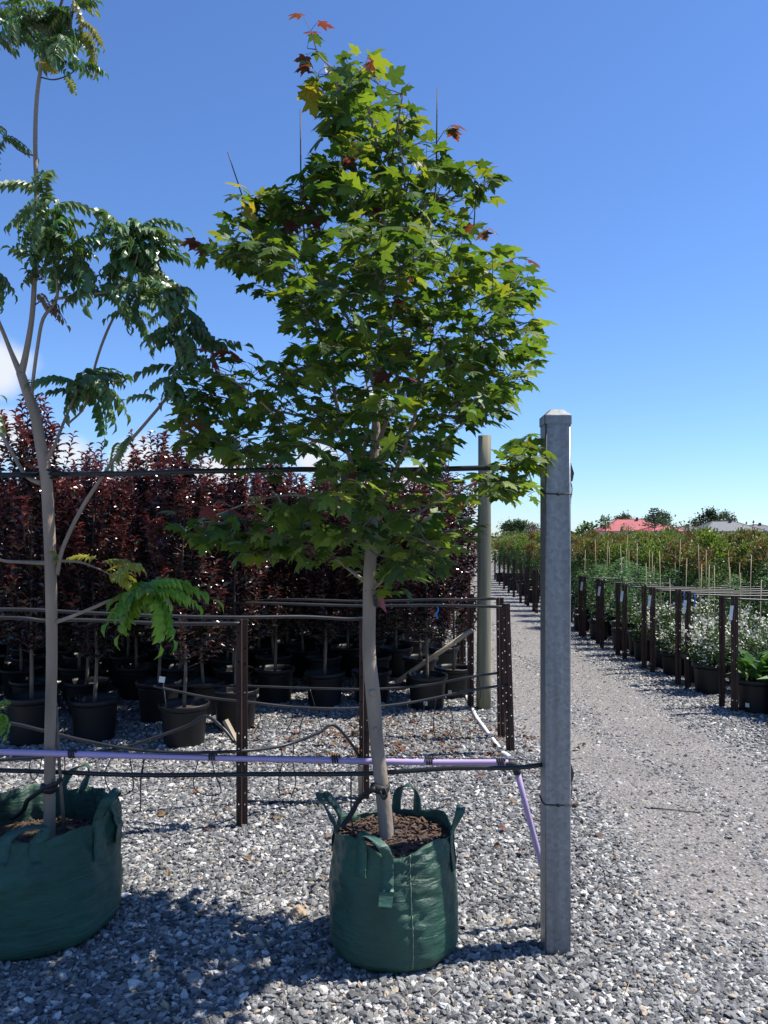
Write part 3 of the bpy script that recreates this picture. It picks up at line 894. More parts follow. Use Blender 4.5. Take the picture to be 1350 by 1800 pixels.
    for pts, dz, cnt, col, L in sets:
        L *= .82; cnt = int(cnt * 1.35)
        for i in range(cnt):
            u = (i + random.random()) / cnt
            x = pts[0][0] + (pts[1][0] - pts[0][0]) * u; y = pts[0][1] + (pts[1][1] - pts[0][1]) * u
            p = P(x + random.uniform(-12, 12), y + random.uniform(-14, 14), YT + dz + random.uniform(-.06, .06))
            a = random.uniform(0, 6.283)
            d = Vector((math.cos(a), math.sin(a) * .8, random.uniform(-.7, .9))).normalized()
            up = Vector((random.uniform(-.5, .5), random.uniform(-.5, .5), 1))
            xx = d.cross(up).normalized(); zz = xx.cross(d)
            Rm = Matrix((xx, d, zz)).transposed().to_4x4()
            l_ = bpy.data.objects.new('leaf', fr[random.randrange(8)]); COL.objects.link(l_)
            l_.parent = t
            s = L * random.uniform(.8, 1.2)
            mt = Rm @ Matrix.Diagonal((s, s, s, 1)); mt.translation = p - off
            l_.matrix_local = mt
            k = random.uniform(.75, 1.3)
            l_.color = (col[0] * k * random.uniform(.85, 1.3), col[1] * k, col[2] * k, 1)
    return t
left_tree()

# ------------------------------------------------------------------ woven bags
def planter_bag(name, c, Rb, Rt, H, label, seed, rim_fn, soil_z, handles, seam_th=None, slump=0.0, crumple=1.0):
    t = empty(name, c)
    tag(t, label, 'planter bag')
    nt, nzv = 128, 44
    def rad_at(th, z, Hh):
        u = z / Hh
        r_ = Rb + (Rt - Rb) * u + .010 * math.sin(math.pi * min(1, u * 1.05))
        if z < .06: r_ -= .05 * (1 - math.sqrt(max(0, 1 - (1 - z / .06) ** 2)))
        nv = Vector((math.cos(th) * 2.2, math.sin(th) * 2.2, z * 5 + seed))
        r_ += .011 * mnoise.noise(nv) * crumple
        if slump:
            f = math.exp(-((((th - R(255)) + math.pi) % (2 * math.pi) - math.pi) / 1.0) ** 2)
            r_ += f * (.012 * math.exp(-((u - .70) / .10) ** 2) - slump * max(0, (u - .72) / .28) ** .8)
            r_ += .055 * max(0, u - .45) * mnoise.noise(Vector((math.cos(th) * 6, math.sin(th) * 6, z * 9 + 3 * math.cos(th))))
        nv2 = Vector((math.cos(th) * 7, math.sin(th) * 7, z * 34 + seed * 3))
        r_ += .0055 * crumple * mnoise.noise(nv2) * (.4 + u)
        if seam_th is not None:
            dth = abs((th - seam_th + math.pi) % (2 * math.pi) - math.pi)
            fade = math.exp(-(dth / .55) ** 2)
            r_ += .010 * fade * (.35 + .65 * u) * mnoise.noise(Vector((dth * 4, z * 58 + 2 * mnoise.noise(Vector((th * 3, z * 6, 1))), seed))) - .004 * math.exp(-(dth / .02) ** 2)
        return r_
    vs_, fs = [], []
    for i in range(nzv):
        for j in range(nt):
            th = 2 * math.pi * j / nt
            Hh = rim_fn(th)
            z = Hh * (i / (nzv - 1)) ** .9
            r_ = rad_at(th, z, Hh)
            vs_.append((r_ * math.cos(th), r_ * math.sin(th), z))
    for i in range(8):                                   # inner wall
        for j in range(nt):
            th = 2 * math.pi * j / nt
            Hh = rim_fn(th)
            z = Hh + (soil_z - .03 - Hh) * (i / 7)
            r_ = rad_at(th, min(z, Hh), Hh) - .004
            vs_.append((r_ * math.cos(th), r_ * math.sin(th), z + (.001 if i == 0 else 0)))
    for i in range(nzv + 7):
        for j in range(nt):
            fs.append((i * nt + j, i * nt + (j + 1) % nt, (i + 1) * nt + (j + 1) % nt, (i + 1) * nt + j))
    fs.append(tuple(reversed(range(nt))))
    b = MB(); b.add(vs_, fs); body = b.obj('bag_body', M['bag'], t, world=False)
    # potting mix with bark chips
    b = MB(); n = 40; k = 7
    vs_ = [(0, 0, soil_z + .012)]; fs = []
    for i in range(1, k + 1):
        for j in range(n):
            th = 2 * math.pi * j / n; r_ = (Rt + .004) * i / k
            r_ = min(r_, rad_at(th, soil_z, rim_fn(th)) - .001)
            vs_.append((r_ * math.cos(th), r_ * math.sin(th), soil_z + .012 * mnoise.noise(Vector((r_ * math.cos(th) * 14, r_ * math.sin(th) * 14, seed))) + .01 * (1 - i / k)))
    for j in range(n):
        fs.append((0, 1 + j, 1 + (j + 1) % n))
        for i in range(k - 1):
            a = 1 + i * n
            fs.append((a + j, a + n + j, a + n + (j + 1) % n, a + (j + 1) % n))
    b.add(vs_, fs); soil = b.obj('soil', M['soil'], t, world=False)
    b = MB()
    for q in range(420):
        a = random.uniform(0, 6.283); r_ = (Rt - .02) * math.sqrt(random.random())
        sz = (random.uniform(.012, .034), random.uniform(.005, .011), random.uniform(.003, .006))
        b.box((r_ * math.cos(a), r_ * math.sin(a), soil_z + random.uniform(.004, .017)), sz, Euler((random.uniform(-.5, .5), random.uniform(-.5, .5), random.uniform(0, 6.28))).to_matrix())
    tag(b.obj('mulch', M['chip'], soil, world=False), kind='stuff')
    # webbing handles
    for (th0, half, rise, lean, drop, w, sway, stub) in handles:
        b = MB()
        path, wd = [], []
        m = 26
        def rt(th): 
            return Vector((math.cos(th), math.sin(th), 0)), Vector((-math.sin(th), math.cos(th), 0))
        for side in (-1, 1):
            seg = []
            th = th0 + side * half
            Hh = rim_fn(th)
            for i in range(7):
                z = Hh - drop * (1 - i / 6)
                rv, tv = rt(th)
                seg.append((rv * (rad_at(th, max(0, z), Hh) + .006) + Vector((0, 0, z)), tv * (-side)))
            if side == -1: first = seg
            else: last = seg[::-1]
        for p, w_ in first: path.append(p); wd.append(w_)
        pA, pB = first[-1][0], last[0][0]
        rv, tv = rt(th0)
        for i in range(1, m):
            u = i / m
            s_ = math.sin(math.pi * u)
            p = pA.lerp(pB, .5 - .5 * math.cos(math.pi * u) * (1 + .12 * s_)) + Vector((0, 0, rise * s_ ** .8)) + rv * lean * s_ + tv * sway * s_
            path.append(p)
            ww = (first[-1][1] * math.cos(math.pi * u) + rv * s_)
            wd.append(ww)
        for p, w_ in last: path.append(p); wd.append(-w_ if False else -w_ * -1)
        # keep the frame continuous
        vs_, fs = [], []
        prev = None
        for i, p in enumerate(path):
            T = (path[min(i + 1, len(path) - 1)] - path[max(i - 1, 0)]).normalized()
            w_ = wd[i] - T * wd[i].dot(T)
            if w_.length < 1e-5: w_ = prev
            w_.normalize()
            if prev is not None and w_.dot(prev) < 0: w_ = -w_
            prev = w_
            nrm = T.cross(w_).normalized()
            hw = w / 2 * (1 - .25 * math.sin(math.pi * i / (len(path) - 1)))
            cup = .004
            for a_, h_ in ((-1, .0016), (0, .0016 + cup), (1, .0016), (1, -.0016), (0, -.0016 + cup), (-1, -.0016)):
                vs_.append(p + w_ * hw * a_ + nrm * h_)
        q = 6
        for i in range(len(path) - 1):
            for j in range(q):
                fs.append((i * q + j, i * q + (j + 1) % q, (i + 1) * q + (j + 1) % q, (i + 1) * q + j))
        fs.append(tuple(range(q))); fs.append(tuple(reversed(range((len(path) - 1) * q, len(path) * q))))
        b.add(vs_, fs); b.obj('handle', M['strap'], t, world=False)
        if stub:                                        # loose flap below the stitching
            b = MB()
            th = th0 + half * .95; Hh = rim_fn(th)
            rv, tv = rt(th); z = Hh - drop
            r0 = rad_at(th, z, Hh)
            A = rv * (r0 + .006) + Vector((0, 0, z + .004))
            pts = []
            for i in range(5):
                u = i / 4
                c_ = A + Vector((0, 0, -.045 * u)) + rv * (.004 + .022 * u * u)
                pts += [c_ - tv * (.5 * w + .004), c_ + tv * (.5 * w + .004 - .006 * u)]
            pts += [p - rv * .002 for p in pts]
            fs = []
            for i in range(4):
                fs += [(2*i, 2*i+1, 2*i+3, 2*i+2), (10+2*i, 10+2*i+2, 10+2*i+3, 10+2*i+1)]
            b.add(pts, fs); b.obj('strap_flap', M['strap'], t, world=False)
    if seam_th is not None:
        Hh = rim_fn(seam_th)
        b = MB(); pts = []
        for i in range(60):
            z = .03 + (Hh - .03) * i / 59
            th = seam_th + .012 * math.sin(z * 14)
            r_ = rad_at(th, z, Hh) + .0025
            pts.append((r_ * math.cos(th), r_ * math.sin(th), z))
        b.tube(pts, .0022, 5); b.obj('seam', M['seam'], t, world=False)
    return t

def rim_a(th):
    return .455 + .012 * math.sin(2 * th + 1.0) + .010 * math.sin(5 * th) + .012 * math.cos(4 * (th - .78))
TH = lambda deg: R(deg)            # 0 = right, 90 = away, 270 = towards the camera
planter_bag('planter_bag', MAPLE_C, .252, .228, .46, 'upright green woven bag with loop handles holding the maple', 3.0, rim_a, .415,
            [(TH(252), .21, .055, .012, .115, .046, -.01, True), (TH(350), .16, .10, .035, .13, .044, 0, False),
             (TH(75), .20, .10, .01, .05, .044, 0, False), (TH(165), .17, .10, .075, .10, .042, 0, False)], TH(285))
def rim_b(th):
    f = math.exp(-((((th - R(265)) + math.pi) % (2 * math.pi) - math.pi) / .75) ** 2)
    return .465 - .045 * f + .012 * math.sin(3 * th + .5) + .008 * math.sin(7 * th)
planter_bag('planter_bag', LEFT_C, .335, .315, .47, 'wide slumped green woven bag with loop handles holding the feathery-leaved young tree', 9.0, rim_b, .315,
            [(TH(283), .21, .045, -.02, .07, .055, .06, False), (TH(350), .20, .10, .05, .14, .052, -.02, False),
             (TH(85), .17, .10, .01, .05, .04, -.05, False), (TH(155), .17, .10, .03, .08, .04, 0, False), (TH(235), .2, .04, .03, .06, .05, 0, False)], None, .075, 1.6)

# ------------------------------------------------------------------ galvanised square post
def steel_post():
    W = .099; X0 = .6635; Y0 = 2.925 + W / 2
    t = empty('steel_post', (X0, Y0, 0))
    tag(t, 'tall square galvanised steel post with a pointed cap at the edge of the drive', 'post')
    def prof(w, r_):
        pts = []
        for cx, cy, a0 in ((1, 1, 0), (-1, 1, 90), (-1, -1, 180), (1, -1, 270)):
            for k in range(5):
                a = R(a0 + k * 22.5)
                pts.append((cx * (w / 2 - r_) + r_ * math.cos(a), cy * (w / 2 - r_) + r_ * math.sin(a)))
        return pts
    def extrude(sections):
        b = MB(); vs_ = []; fs = []
        n = len(sections[0][0])
        for pts, z in sections:
            for x, y in pts: vs_.append((x, y, z))
        for i in range(len(sections) - 1):
            for j in range(n):
                fs.append((i * n + j, i * n + (j + 1) % n, (i + 1) * n + (j + 1) % n, (i + 1) * n + j))
        b.add(vs_, fs); b.sm = [(q % n) % 5 != 4 for q in range(len(fs))]; b.f.append(tuple(reversed(range(n)))); b.sm.append(False)
        b.f.append(tuple((len(sections) - 1) * n + j for j in range(n))); b.sm.append(False)
        return b
    top = EYE + (HOR - 745) / F * 2.94
    b = extrude([(prof(W, .007), z) for z in (-.05, .5, 1.0, 1.5, top)])
    b.obj('post_body', M['galv'], t, world=False)
    b = extrude([(prof(W + .006, .006), top - .002), (prof(W + .006, .006), top + .030), (prof(W + .004, .006), top + .0325), (prof(W * .52, .006), top + .056), (prof(W * .48, .006), top + .057)])
    b.sm = [False] * len(b.sm)
    b.obj('cap', M['galv'], t, world=False)
    # cable ties round the post, each with a tensioner on the far side
    for py, dz in ((868, .008), (1412, -.01)):
        z = EYE - (py - HOR) / F * 2.94
        w = W / 2 + .002
        pts = [(-w, w, z + dz + .012), (-w, 0, z + dz + .004), (-w, -w, z), (0, -w, z - .002), (w, -w, z - .003), (w, w, z + .01), (0, w, z + .014), (-w, w, z + dz + .012)]
        b = MB(); b.tube(pts, .0024, 6, False)
        kt = [(0.0, -w - .002, z - .002)]
        b.tube([(-.006, -w - .002, z - .002), (.006, -w - .002, z - .003)], .005, 6)
        b.obj('tie_wire', M['dark_rubber'], t, world=False)
    for py in (830, 1355):
        z = EYE - (py - HOR) / F * 2.97
        b = MB()
        o = W / 2 - .002
        sec = [(0, -.040), (.014, -.036), (.020, -.005), (.006, .040), (0, .042)]
        vs_ = [(o + x, y_, z + zz) for y_ in (-.022, .022) for x, zz in sec]
        n = len(sec)
        fs = [tuple(range(n)), tuple(reversed(range(n, 2 * n)))] + [(j, n + j, n + (j + 1) % n, (j + 1) % n) for j in range(n)]
        b.add(vs_, fs, False)
        b.tube(smooth_path([(o + .012, 0, z - .038), (o + .016, -.005, z - .065), (o + .008, -.02, z - .10), (o + .001, -.04, z - .125)], 4), .0022, 6)
        b.obj('wire_tensioner', M['steel_dark'], t, world=False)
    return t
steel_post()

# ------------------------------------------------------------------ hoses, wire and the lilac pipe of the front line
def hose(name, pts, r_, mat, label, cat='hose', group=None, n=8, wob=0.0):
    sp = smooth_path(pts, 8)
    if wob:
        sp = [p + Vector((0, wob * mnoise.noise(p * 2.1), wob * mnoise.noise(p * 3.0 + Vector((5, 0, 0))))) for p in sp]
    b = MB(); b.tube(sp, r_, n)
    return tag(b.obj(name, M[mat], None), label, cat, group)
hose('support_hose', [P(-700, 838, 3.07), P(-300, 838, 3.07), P(0, 834, 3.06), P(90, 833, 3.175 + .02), P(250, 831, 3.08), P(400, 828, 3.05), P(660, 826, 3.035), P(800, 824, 3.02), P(930, 822, 2.99), P(953, 821, 2.99)], .0105, 'hose', 'black hose strung at head height from the steel post past both tree trunks', wob=.006)
hose('support_hose', [P(-700, 1350, 3.08), P(-300, 1350, 3.08), P(0, 1354, 3.12), P(85, 1357, 3.185), P(250, 1362, 3.08), P(420, 1361, 3.05), P(600, 1360, 3.03), P(672, 1358, 3.032), P(800, 1350, 3.00), P(900, 1350, 2.99), P(955, 1344, 2.99)], .0095, 'hose', 'black hose strung at knee height from the steel post across both bags', wob=.004)
hose('support_wire', [P(-700, 1318, 3.10), P(0, 1320, 3.10), P(400, 1328, 3.09), P(880, 1334, 3.07), P(955, 1343, 3.02)], .0016, 'dark_rubber', 'thin wire carrying the lilac pipe to the steel post', 'wire', n=5)
pp = empty('lilac_pipe', P(500, 1334, 3.10))
tag(pp, 'lilac water pipe tied along the wire, bending down behind the steel post', 'pipe')
b = MB(); b.tube(smooth_path([P(-700, 1308, 3.10), P(-200, 1317, 3.10), P(0, 1322, 3.10), P(250, 1329, 3.10), P(500, 1335, 3.10), P(740, 1340, 3.10), P(893, 1340, 3.10)], 6), .0125, 12); b.obj('pipe_run', M['lilac'], pp)
b = MB(); b.tube(smooth_path([P(889, 1343, 3.10), P(903, 1344, 3.10), P(910, 1360, 3.10)], 5), .0165, 10); b.obj('elbow', M['dark_rubber'], pp)
b = MB(); b.tube([P(908, 1352, 3.10), P(925, 1420, 3.115), P(952, 1520, 3.13), P(985, 1660, 3.14)], .0115, 12); b.obj('pipe_drop', M['lilac'], pp)
for x in (128, 374, 590, 755, 880):
    y = 1322 + (x / 893) * 18
    c = P(x, y, 3.10); b = MB()
    pts = []
    for i in range(44):
        a = i / 43 * 3.4 * 2 * math.pi
        pts.append(c + Vector((-.016 + .032 * i / 43, .0152 * math.cos(a), .0152 * math.sin(a))))
    b.tube(pts, .0034, 5); b.obj('binding', M['dark_rubber'], pp)

# ------------------------------------------------------------------ star pickets
def picket_mesh(Hh):
    vs_, fs = [], []
    def flange(ang, w):
        c, s_ = math.cos(ang), math.sin(ang)
        cols = [0, w * .42, w * .66, w]
        th = .0028
        zs = [-.05]; z = .10
        holes = []
        while z < Hh - .05:
            zs += [z, z + .010]; holes.append(len(zs) - 2); z += random.choice((.055, .075, .14))
        zs.append(Hh)
        for sgn in (-1, 1):
            k = len(vs_)
            for zz in zs:
                for u in cols:
                    vs_.append((c * u - s_ * th * sgn, s_ * u + c * th * sgn, zz))
            for i in range(len(zs) - 1):
                for j in range(3):
                    if j == 1 and i in holes: continue
                    f = (k + i*4 + j, k + i*4 + j + 1, k + (i+1)*4 + j + 1, k + (i+1)*4 + j)
                    fs.append(f if sgn < 0 else f[::-1])
        m = len(zs) * 4; k = len(vs_) - 2 * m
        for i in range(len(zs) - 1):
            fs.append((k + i*4 + 3, k + m + i*4 + 3, k + m + (i+1)*4 + 3, k + (i+1)*4 + 3))
        top = (len(zs) - 1) * 4
        for j in range(3): fs.append((k + top + j, k + top + j + 1, k + m + top + j + 1, k + m + top + j))
    flange(R(-8), .032); flange(R(172), .030); flange(R(262), .030)
    me = bpy.data.meshes.new('star_picket'); me.from_pydata(vs_, [], fs); me.materials.append(M['rust']); me.update()
    return me
PK = [picket_mesh(1.0) for _ in range(3)]
def picket(base, Hh, label, group=None, lean=(0, 0), rz=0.0):
    o = bpy.data.objects.new('star_picket', random.choice(PK)); COL.objects.link(o)
    o.location = base; o.scale = (1, 1, Hh); o.rotation_euler = (lean[1], lean[0], rz)
    return tag(o, label, 'fence post', group)
picket(G(425, 1452), 1.135, 'rusty star picket with drilled holes standing alone on the gravel between the two bags', rz=.2)
picket(G(640, 1405), 1.09, 'rusty star picket rising just behind the maple trunk and its bag', rz=-.1)
p1 = G(897, 1322); p2 = G(881, 1297)
picket(p1, 1.095, 'rusty star picket leaning beside its twin at the end of the white ground pipe', lean=(-.035, .01), rz=.1)
picket(p2, 1.105, 'rusty star picket standing half behind its leaning twin near the round timber post', lean=(-.01, 0), rz=-.3)
edge_posts = [(827, 1243, 1.05), (814, 1180, 1.0), (806, 1172, 1.0), (810, 1150, 1.0), (817, 1120, 1.0), (823, 1128, .95)]
for x, y, h in edge_posts:
    picket(G(x, y), h, 'rusty star picket at the end of a purple-leaf tree row beside the drive', 'row end pickets left of the drive', rz=random.uniform(-.4, .4))

# ------------------------------------------------------------------ round timber post
g = G(850, 1246)
b = MB(); hh = EYE + (HOR - 766) / F * g.y
ph = [Vector((g.x + .01 * i / 8, g.y, -.05 + (hh + .05) * i / 8)) for i in range(9)]
b.tube(ph, [.068 + .002 * math.sin(i * 1.7) - .0012 * i for i in range(9)], 20)
tag(b.obj('timber_post', M['pine'], None), 'tall round treated-pine post standing beside the drive', 'post')

# ------------------------------------------------------------------ hoses of the block behind
HG = 'sagging hoses of the picket rows'
yA, yB = G(425, 1452).y, G(640, 1405).y
hose('row_hose', [P(-300, 1080, 4.3), P(0, 1071, 4.35), P(150, 1077, 4.4), P(300, 1083, 4.45), P(420, 1085, 4.5), P(530, 1084, 4.6), P(610, 1088, yB), P(640, 1087, yB - .01)], .010, 'hose_grey', 'grey hose along the picket tops ending on the picket behind the maple trunk')
hose('row_hose', [P(-300, 1095, 4.15), P(0, 1086, 4.15), P(80, 1091, 4.18), P(150, 1090, 4.2), P(300, 1096, 4.22), P(425, 1096, yA - .012)], .010, 'hose_grey', 'grey hose along the picket tops ending on the picket between the bags')
hose('row_hose', [P(360, 1061, 6.2), P(450, 1060, 6.1), P(560, 1063, 6.05), P(640, 1065, 6.0), P(760, 1064, 5.8), P(889, 1067, p1.y)], .011, 'hose_grey', 'grey hose along the picket tops ending on the leaning twin picket')
hose('row_hose', [P(430, 1057, 6.7), P(520, 1054, 6.5), P(640, 1057, 6.4), P(760, 1054, 6.2), P(820, 1054, 6.15), P(874, 1052, p2.y)], .011, 'hose_grey', 'grey hose along the picket tops ending on the half-hidden twin picket')
hose('row_hose', [P(290, 1205, 6.4), P(430, 1206, 6.3), P(560, 1210, 6.2), P(660, 1211, 6.1), P(750, 1204, 6.1), P(820, 1191, 6.05), P(875, 1183, p2.y)], .0095, 'hose_grey', 'grey hose sagging at pot level to the half-hidden twin picket')
hose('row_hose', [P(270, 1206, 5.6), P(360, 1225, 5.55), P(430, 1233, 5.5), P(520, 1243, 5.5), P(620, 1245, 5.5), P(720, 1235, 5.55), P(820, 1215, 5.6), P(893, 1203, p1.y)], .0095, 'hose_grey', 'grey hose sagging at pot level to the leaning twin picket')
hose('loose_hose', [P(-150, 1262, 4.2), P(0, 1269, 4.2), P(75, 1284, 4.2), P(140, 1300, 4.2), P(230, 1317, 4.2), P(320, 1323, 4.2), P(425, 1320, yA - .02), P(500, 1310, 4.4), P(560, 1288, 4.5), P(585, 1274, 4.55), P(612, 1300, 4.6), P(632, 1335, 4.65), P(634, 1375, 4.68), P(632, 1400, 4.69)], .0095, 'hose', 'black hose sagging past the lone picket then kinking up and down to the ground')
hose('loose_hose', [P(-150, 1345, 4.15), P(0, 1336, 4.15), P(90, 1330, 4.18), P(200, 1318, 4.2), P(270, 1297, 4.25), P(330, 1275, 4.3), P(362, 1259, 4.3), P(392, 1280, 4.25), P(412, 1305, 4.22)], .009, 'hose', 'black hose rising in a bow before the pots and dropping to the lone picket')
hose('ground_hose', [G(432, 1408, .01), G(500, 1411, .01), G(570, 1412, .012), G(636, 1410, .01)], .010, 'hose', 'short straight black hose lying on the gravel between two pickets')
hose('ground_hose', [G(640, 1330, .006), G(700, 1336, .006), G(760, 1331, .006), G(830, 1322, .006), G(860, 1316, .006)], .006, 'hose', 'thin black hose lying on the leaf litter behind the maple')

# dripper tubes hanging from the hoses
DG = 'thin dripper tubes hanging from the hoses'
DL = 'thin black dripper tube dangling from a hose above the gravel'
def drip(pts, Y, label=DL, r_=.0034, group=DG):
    sp = smooth_path([P(x, y, Y) for x, y in pts], 6)
    b = MB(); b.tube(sp, r_, 5)
    tag(b.obj('dripper_tube', M['hose'], None), label, 'tube', group)
drip([(203, 1318), (192, 1340), (184, 1360), (190, 1385), (205, 1398), (222, 1396), (234, 1385), (232, 1355), (226, 1325)], 4.2)
drip([(250, 1320), (252, 1345), (248, 1375), (247, 1425)], 4.2)
drip([(264, 1300), (256, 1330), (248, 1360), (247, 1400)], 4.2)
drip([(352, 1325), (345, 1350), (340, 1372), (345, 1390), (365, 1398), (385, 1396), (388, 1385), (378, 1360), (370, 1325)], 4.2)
drip([(55, 1330), (52, 1350), (58, 1370), (68, 1360), (74, 1330)], 4.15)
drip([(113, 1325), (114, 1350), (108, 1385), (96, 1415)], 4.15)
drip([(494, 1312), (496, 1340), (490, 1370), (492, 1400)], 4.4)
drip([(517, 1305), (515, 1340), (520, 1375), (512, 1400)], 4.4)
drip([(716, 1238), (718, 1260), (732, 1272), (742, 1255), (748, 1232)], 5.5)
drip([(766, 1228), (762, 1270), (765, 1295), (772, 1303)], 5.55)
drip([(783, 1224), (795, 1260), (795, 1280), (780, 1303)], 5.55)
drip([(545, 1212), (556, 1250), (566, 1290), (556, 1310)], 6.0)
drip([(625, 1246), (632, 1275), (628, 1290)], 5.5)
drip([(840, 1190), (845, 1220), (838, 1240), (832, 1250)], 6.05)
drip([(510, 1244), (514, 1262), (504, 1285)], 5.5)
drip([(540, 1246), (530, 1270), (526, 1290)], 5.5)
drip([(450, 1235), (458, 1262), (446, 1290)], 5.5)
drip([(617, 1361), (617, 1400), (618, 1440), (626, 1478)], 2.96, 'thin black dripper tube running down from the knee-high hose into the upright bag', .0032, None)

# ------------------------------------------------------------------ ties, tags, stakes on the front trees
def tie(name, c, r_, label, tail):
    t = empty(name, c); tag(t, label, 'tree tie')
    b = MB()
    b.tube([c + Vector((r_ * math.cos(a), r_ * math.sin(a), .004 * math.sin(a * 2))) for a in np.linspace(0, 2 * math.pi, 17)], .0085, 6, False, 2.2)
    b.obj('loop', M['dark_rubber'], t)
    b = MB(); b.tube(smooth_path(tail, 5), .006, 6, True, 1.8); b.obj('tail', M['dark_rubber'], t)
    return t
c = P(668, 1384, 3.0)
tie('tree_tie', c, .031, 'black rubber tie knotted round the maple trunk above the upright bag', [c + Vector((-.02, -.025, 0)), P(655, 1388, 2.97), P(632, 1405, 3.0), P(618, 1430, 3.0), P(600, 1455, 2.98)])
b = MB(); b.tube(smooth_path([P(676, 1385, 2.965), P(680, 1398, 2.955), P(674, 1404, 2.955), P(668, 1390, 2.965)], 4), .005, 6); b.obj('knot', M['dark_rubber'], bpy.data.objects['tree_tie'])
c = P(86, 1384, 3.15)
tie('tree_tie', c, .027, 'black rubber tie twisted round the slim grey trunk above the slumped bag', [P(108, 1368, 3.14), P(98, 1378, 3.12), P(78, 1386, 3.12), P(60, 1398, 3.13), P(48, 1408, 3.15), P(40, 1425, 3.18), P(20, 1440, 3.2)])
for x, Y, rr, lab in ((84, 3.165, .030, 'black rubber tie holding the slim grey trunk to the head-height hose'), (656, 3.015, .030, 'black rubber tie holding the maple trunk to the head-height hose')):
    y = 834 if x < 100 else 827
    c = P(x, y, Y)
    b = MB()
    for k in range(3):
        b.tube([c + Vector(((rr + .003 * k) * math.cos(a), (rr + .006) * math.sin(a) + .006, .012 * (k - 1) + .006 * math.sin(a + k))) for a in np.linspace(0, 2 * math.pi, 15)], .006, 5, False)
    b.tube([c + Vector((.02, -.02, 0)), c + Vector((.05, .0, .006)), c + Vector((.075, .01, -.004))], [.008, .012, .006], 6)
    tag(b.obj('hose_tie', M['dark_rubber'], None), lab, 'tree tie')
b = MB(); b.tube([P(98, 1235, 3.17), P(104, 1340, 3.15), P(113, 1462, 3.12)], .007, 7)
tag(b.obj('bamboo_stake', M['stem'], None), 'thin brown stake leaning against the slim grey trunk in the slumped bag', 'stake')
# faded printed tag on the maple
t = empty('plant_tag', P(660, 1042, 2.955)); tag(t, 'faded folded red and grey plant tag hanging on the maple trunk', 'tag')
for k, (pts, mat) in enumerate((([(658, 1040), (668, 1036), (674, 1052), (664, 1066)], 'tape_pink'), ([(664, 1044), (672, 1042), (680, 1078), (668, 1066)], 'tape_pink'), ([(655, 1046), (662, 1042), (664, 1070), (657, 1064)], 'dark_rubber'))):
    b = MB(); a = [P(x, y, 2.952 - .006 * k) for x, y in pts]; bk = [p + Vector((0, .0012, 0)) for p in a]
    b.add(a + bk, [(0, 1, 2, 3), (7, 6, 5, 4)] + [(j, 4 + j, 4 + (j + 1) % 4, (j + 1) % 4) for j in range(4)], False)
    b.obj('tag_sheet', M[mat], t)
b = MB(); b.tube([P(652, 1036, 2.97), P(660, 1038, 2.95), P(664, 1044, 2.95)], .0015, 5); b.obj('string', M['dark_rubber'], t)

# ------------------------------------------------------------------ potted plants: shared builders
def pot_parts(t, Rt=.19, Hh=.34, n=22, tagged=False):
    b = MB()
    Rb = Rt * .80
    b.lathe([(0.001, .012), (Rb * .96, .012), (Rb, 0), (Rb + .004, .02), (Rt - .012, Hh - .045), (Rt - .010, Hh - .04), (Rt - .012, Hh - .06), (Rt - .022, Hh - .07), (Rt - .03, Hh * .5)], n)
    pot = b.obj('pot', M['pot'], t, world=False)
    b = MB()
    b.lathe([(Rt - .012, Hh - .042), (Rt + .006, Hh - .040), (Rt + .010, Hh - .006), (Rt + .006, Hh), (Rt - .004, Hh), (Rt - .012, Hh - .03), (Rt - .022, Hh - .07)], n)
    b.obj('rim', M['pot'], pot, world=False)
    b = MB()
    vs_ = [(0, 0, Hh - .05)]; fs = []
    for i in (1, 2, 3):
        for j in range(16):
            a = 2 * math.pi * j / 16; r_ = (Rt - .021) * i / 3
            vs_.append((r_ * math.cos(a), r_ * math.sin(a), Hh - .058 + random.uniform(-.006, .006) * (i < 3)))
    for j in range(16):
        fs.append((0, 1 + j, 1 + (j + 1) % 16))
        for i in range(2): fs.append((1 + i*16 + j, 1 + (i+1)*16 + j, 1 + (i+1)*16 + (j+1) % 16, 1 + i*16 + (j+1) % 16))
    b.add(vs_, fs); b.obj('soil', M['soil'], t, world=False)
    return pot

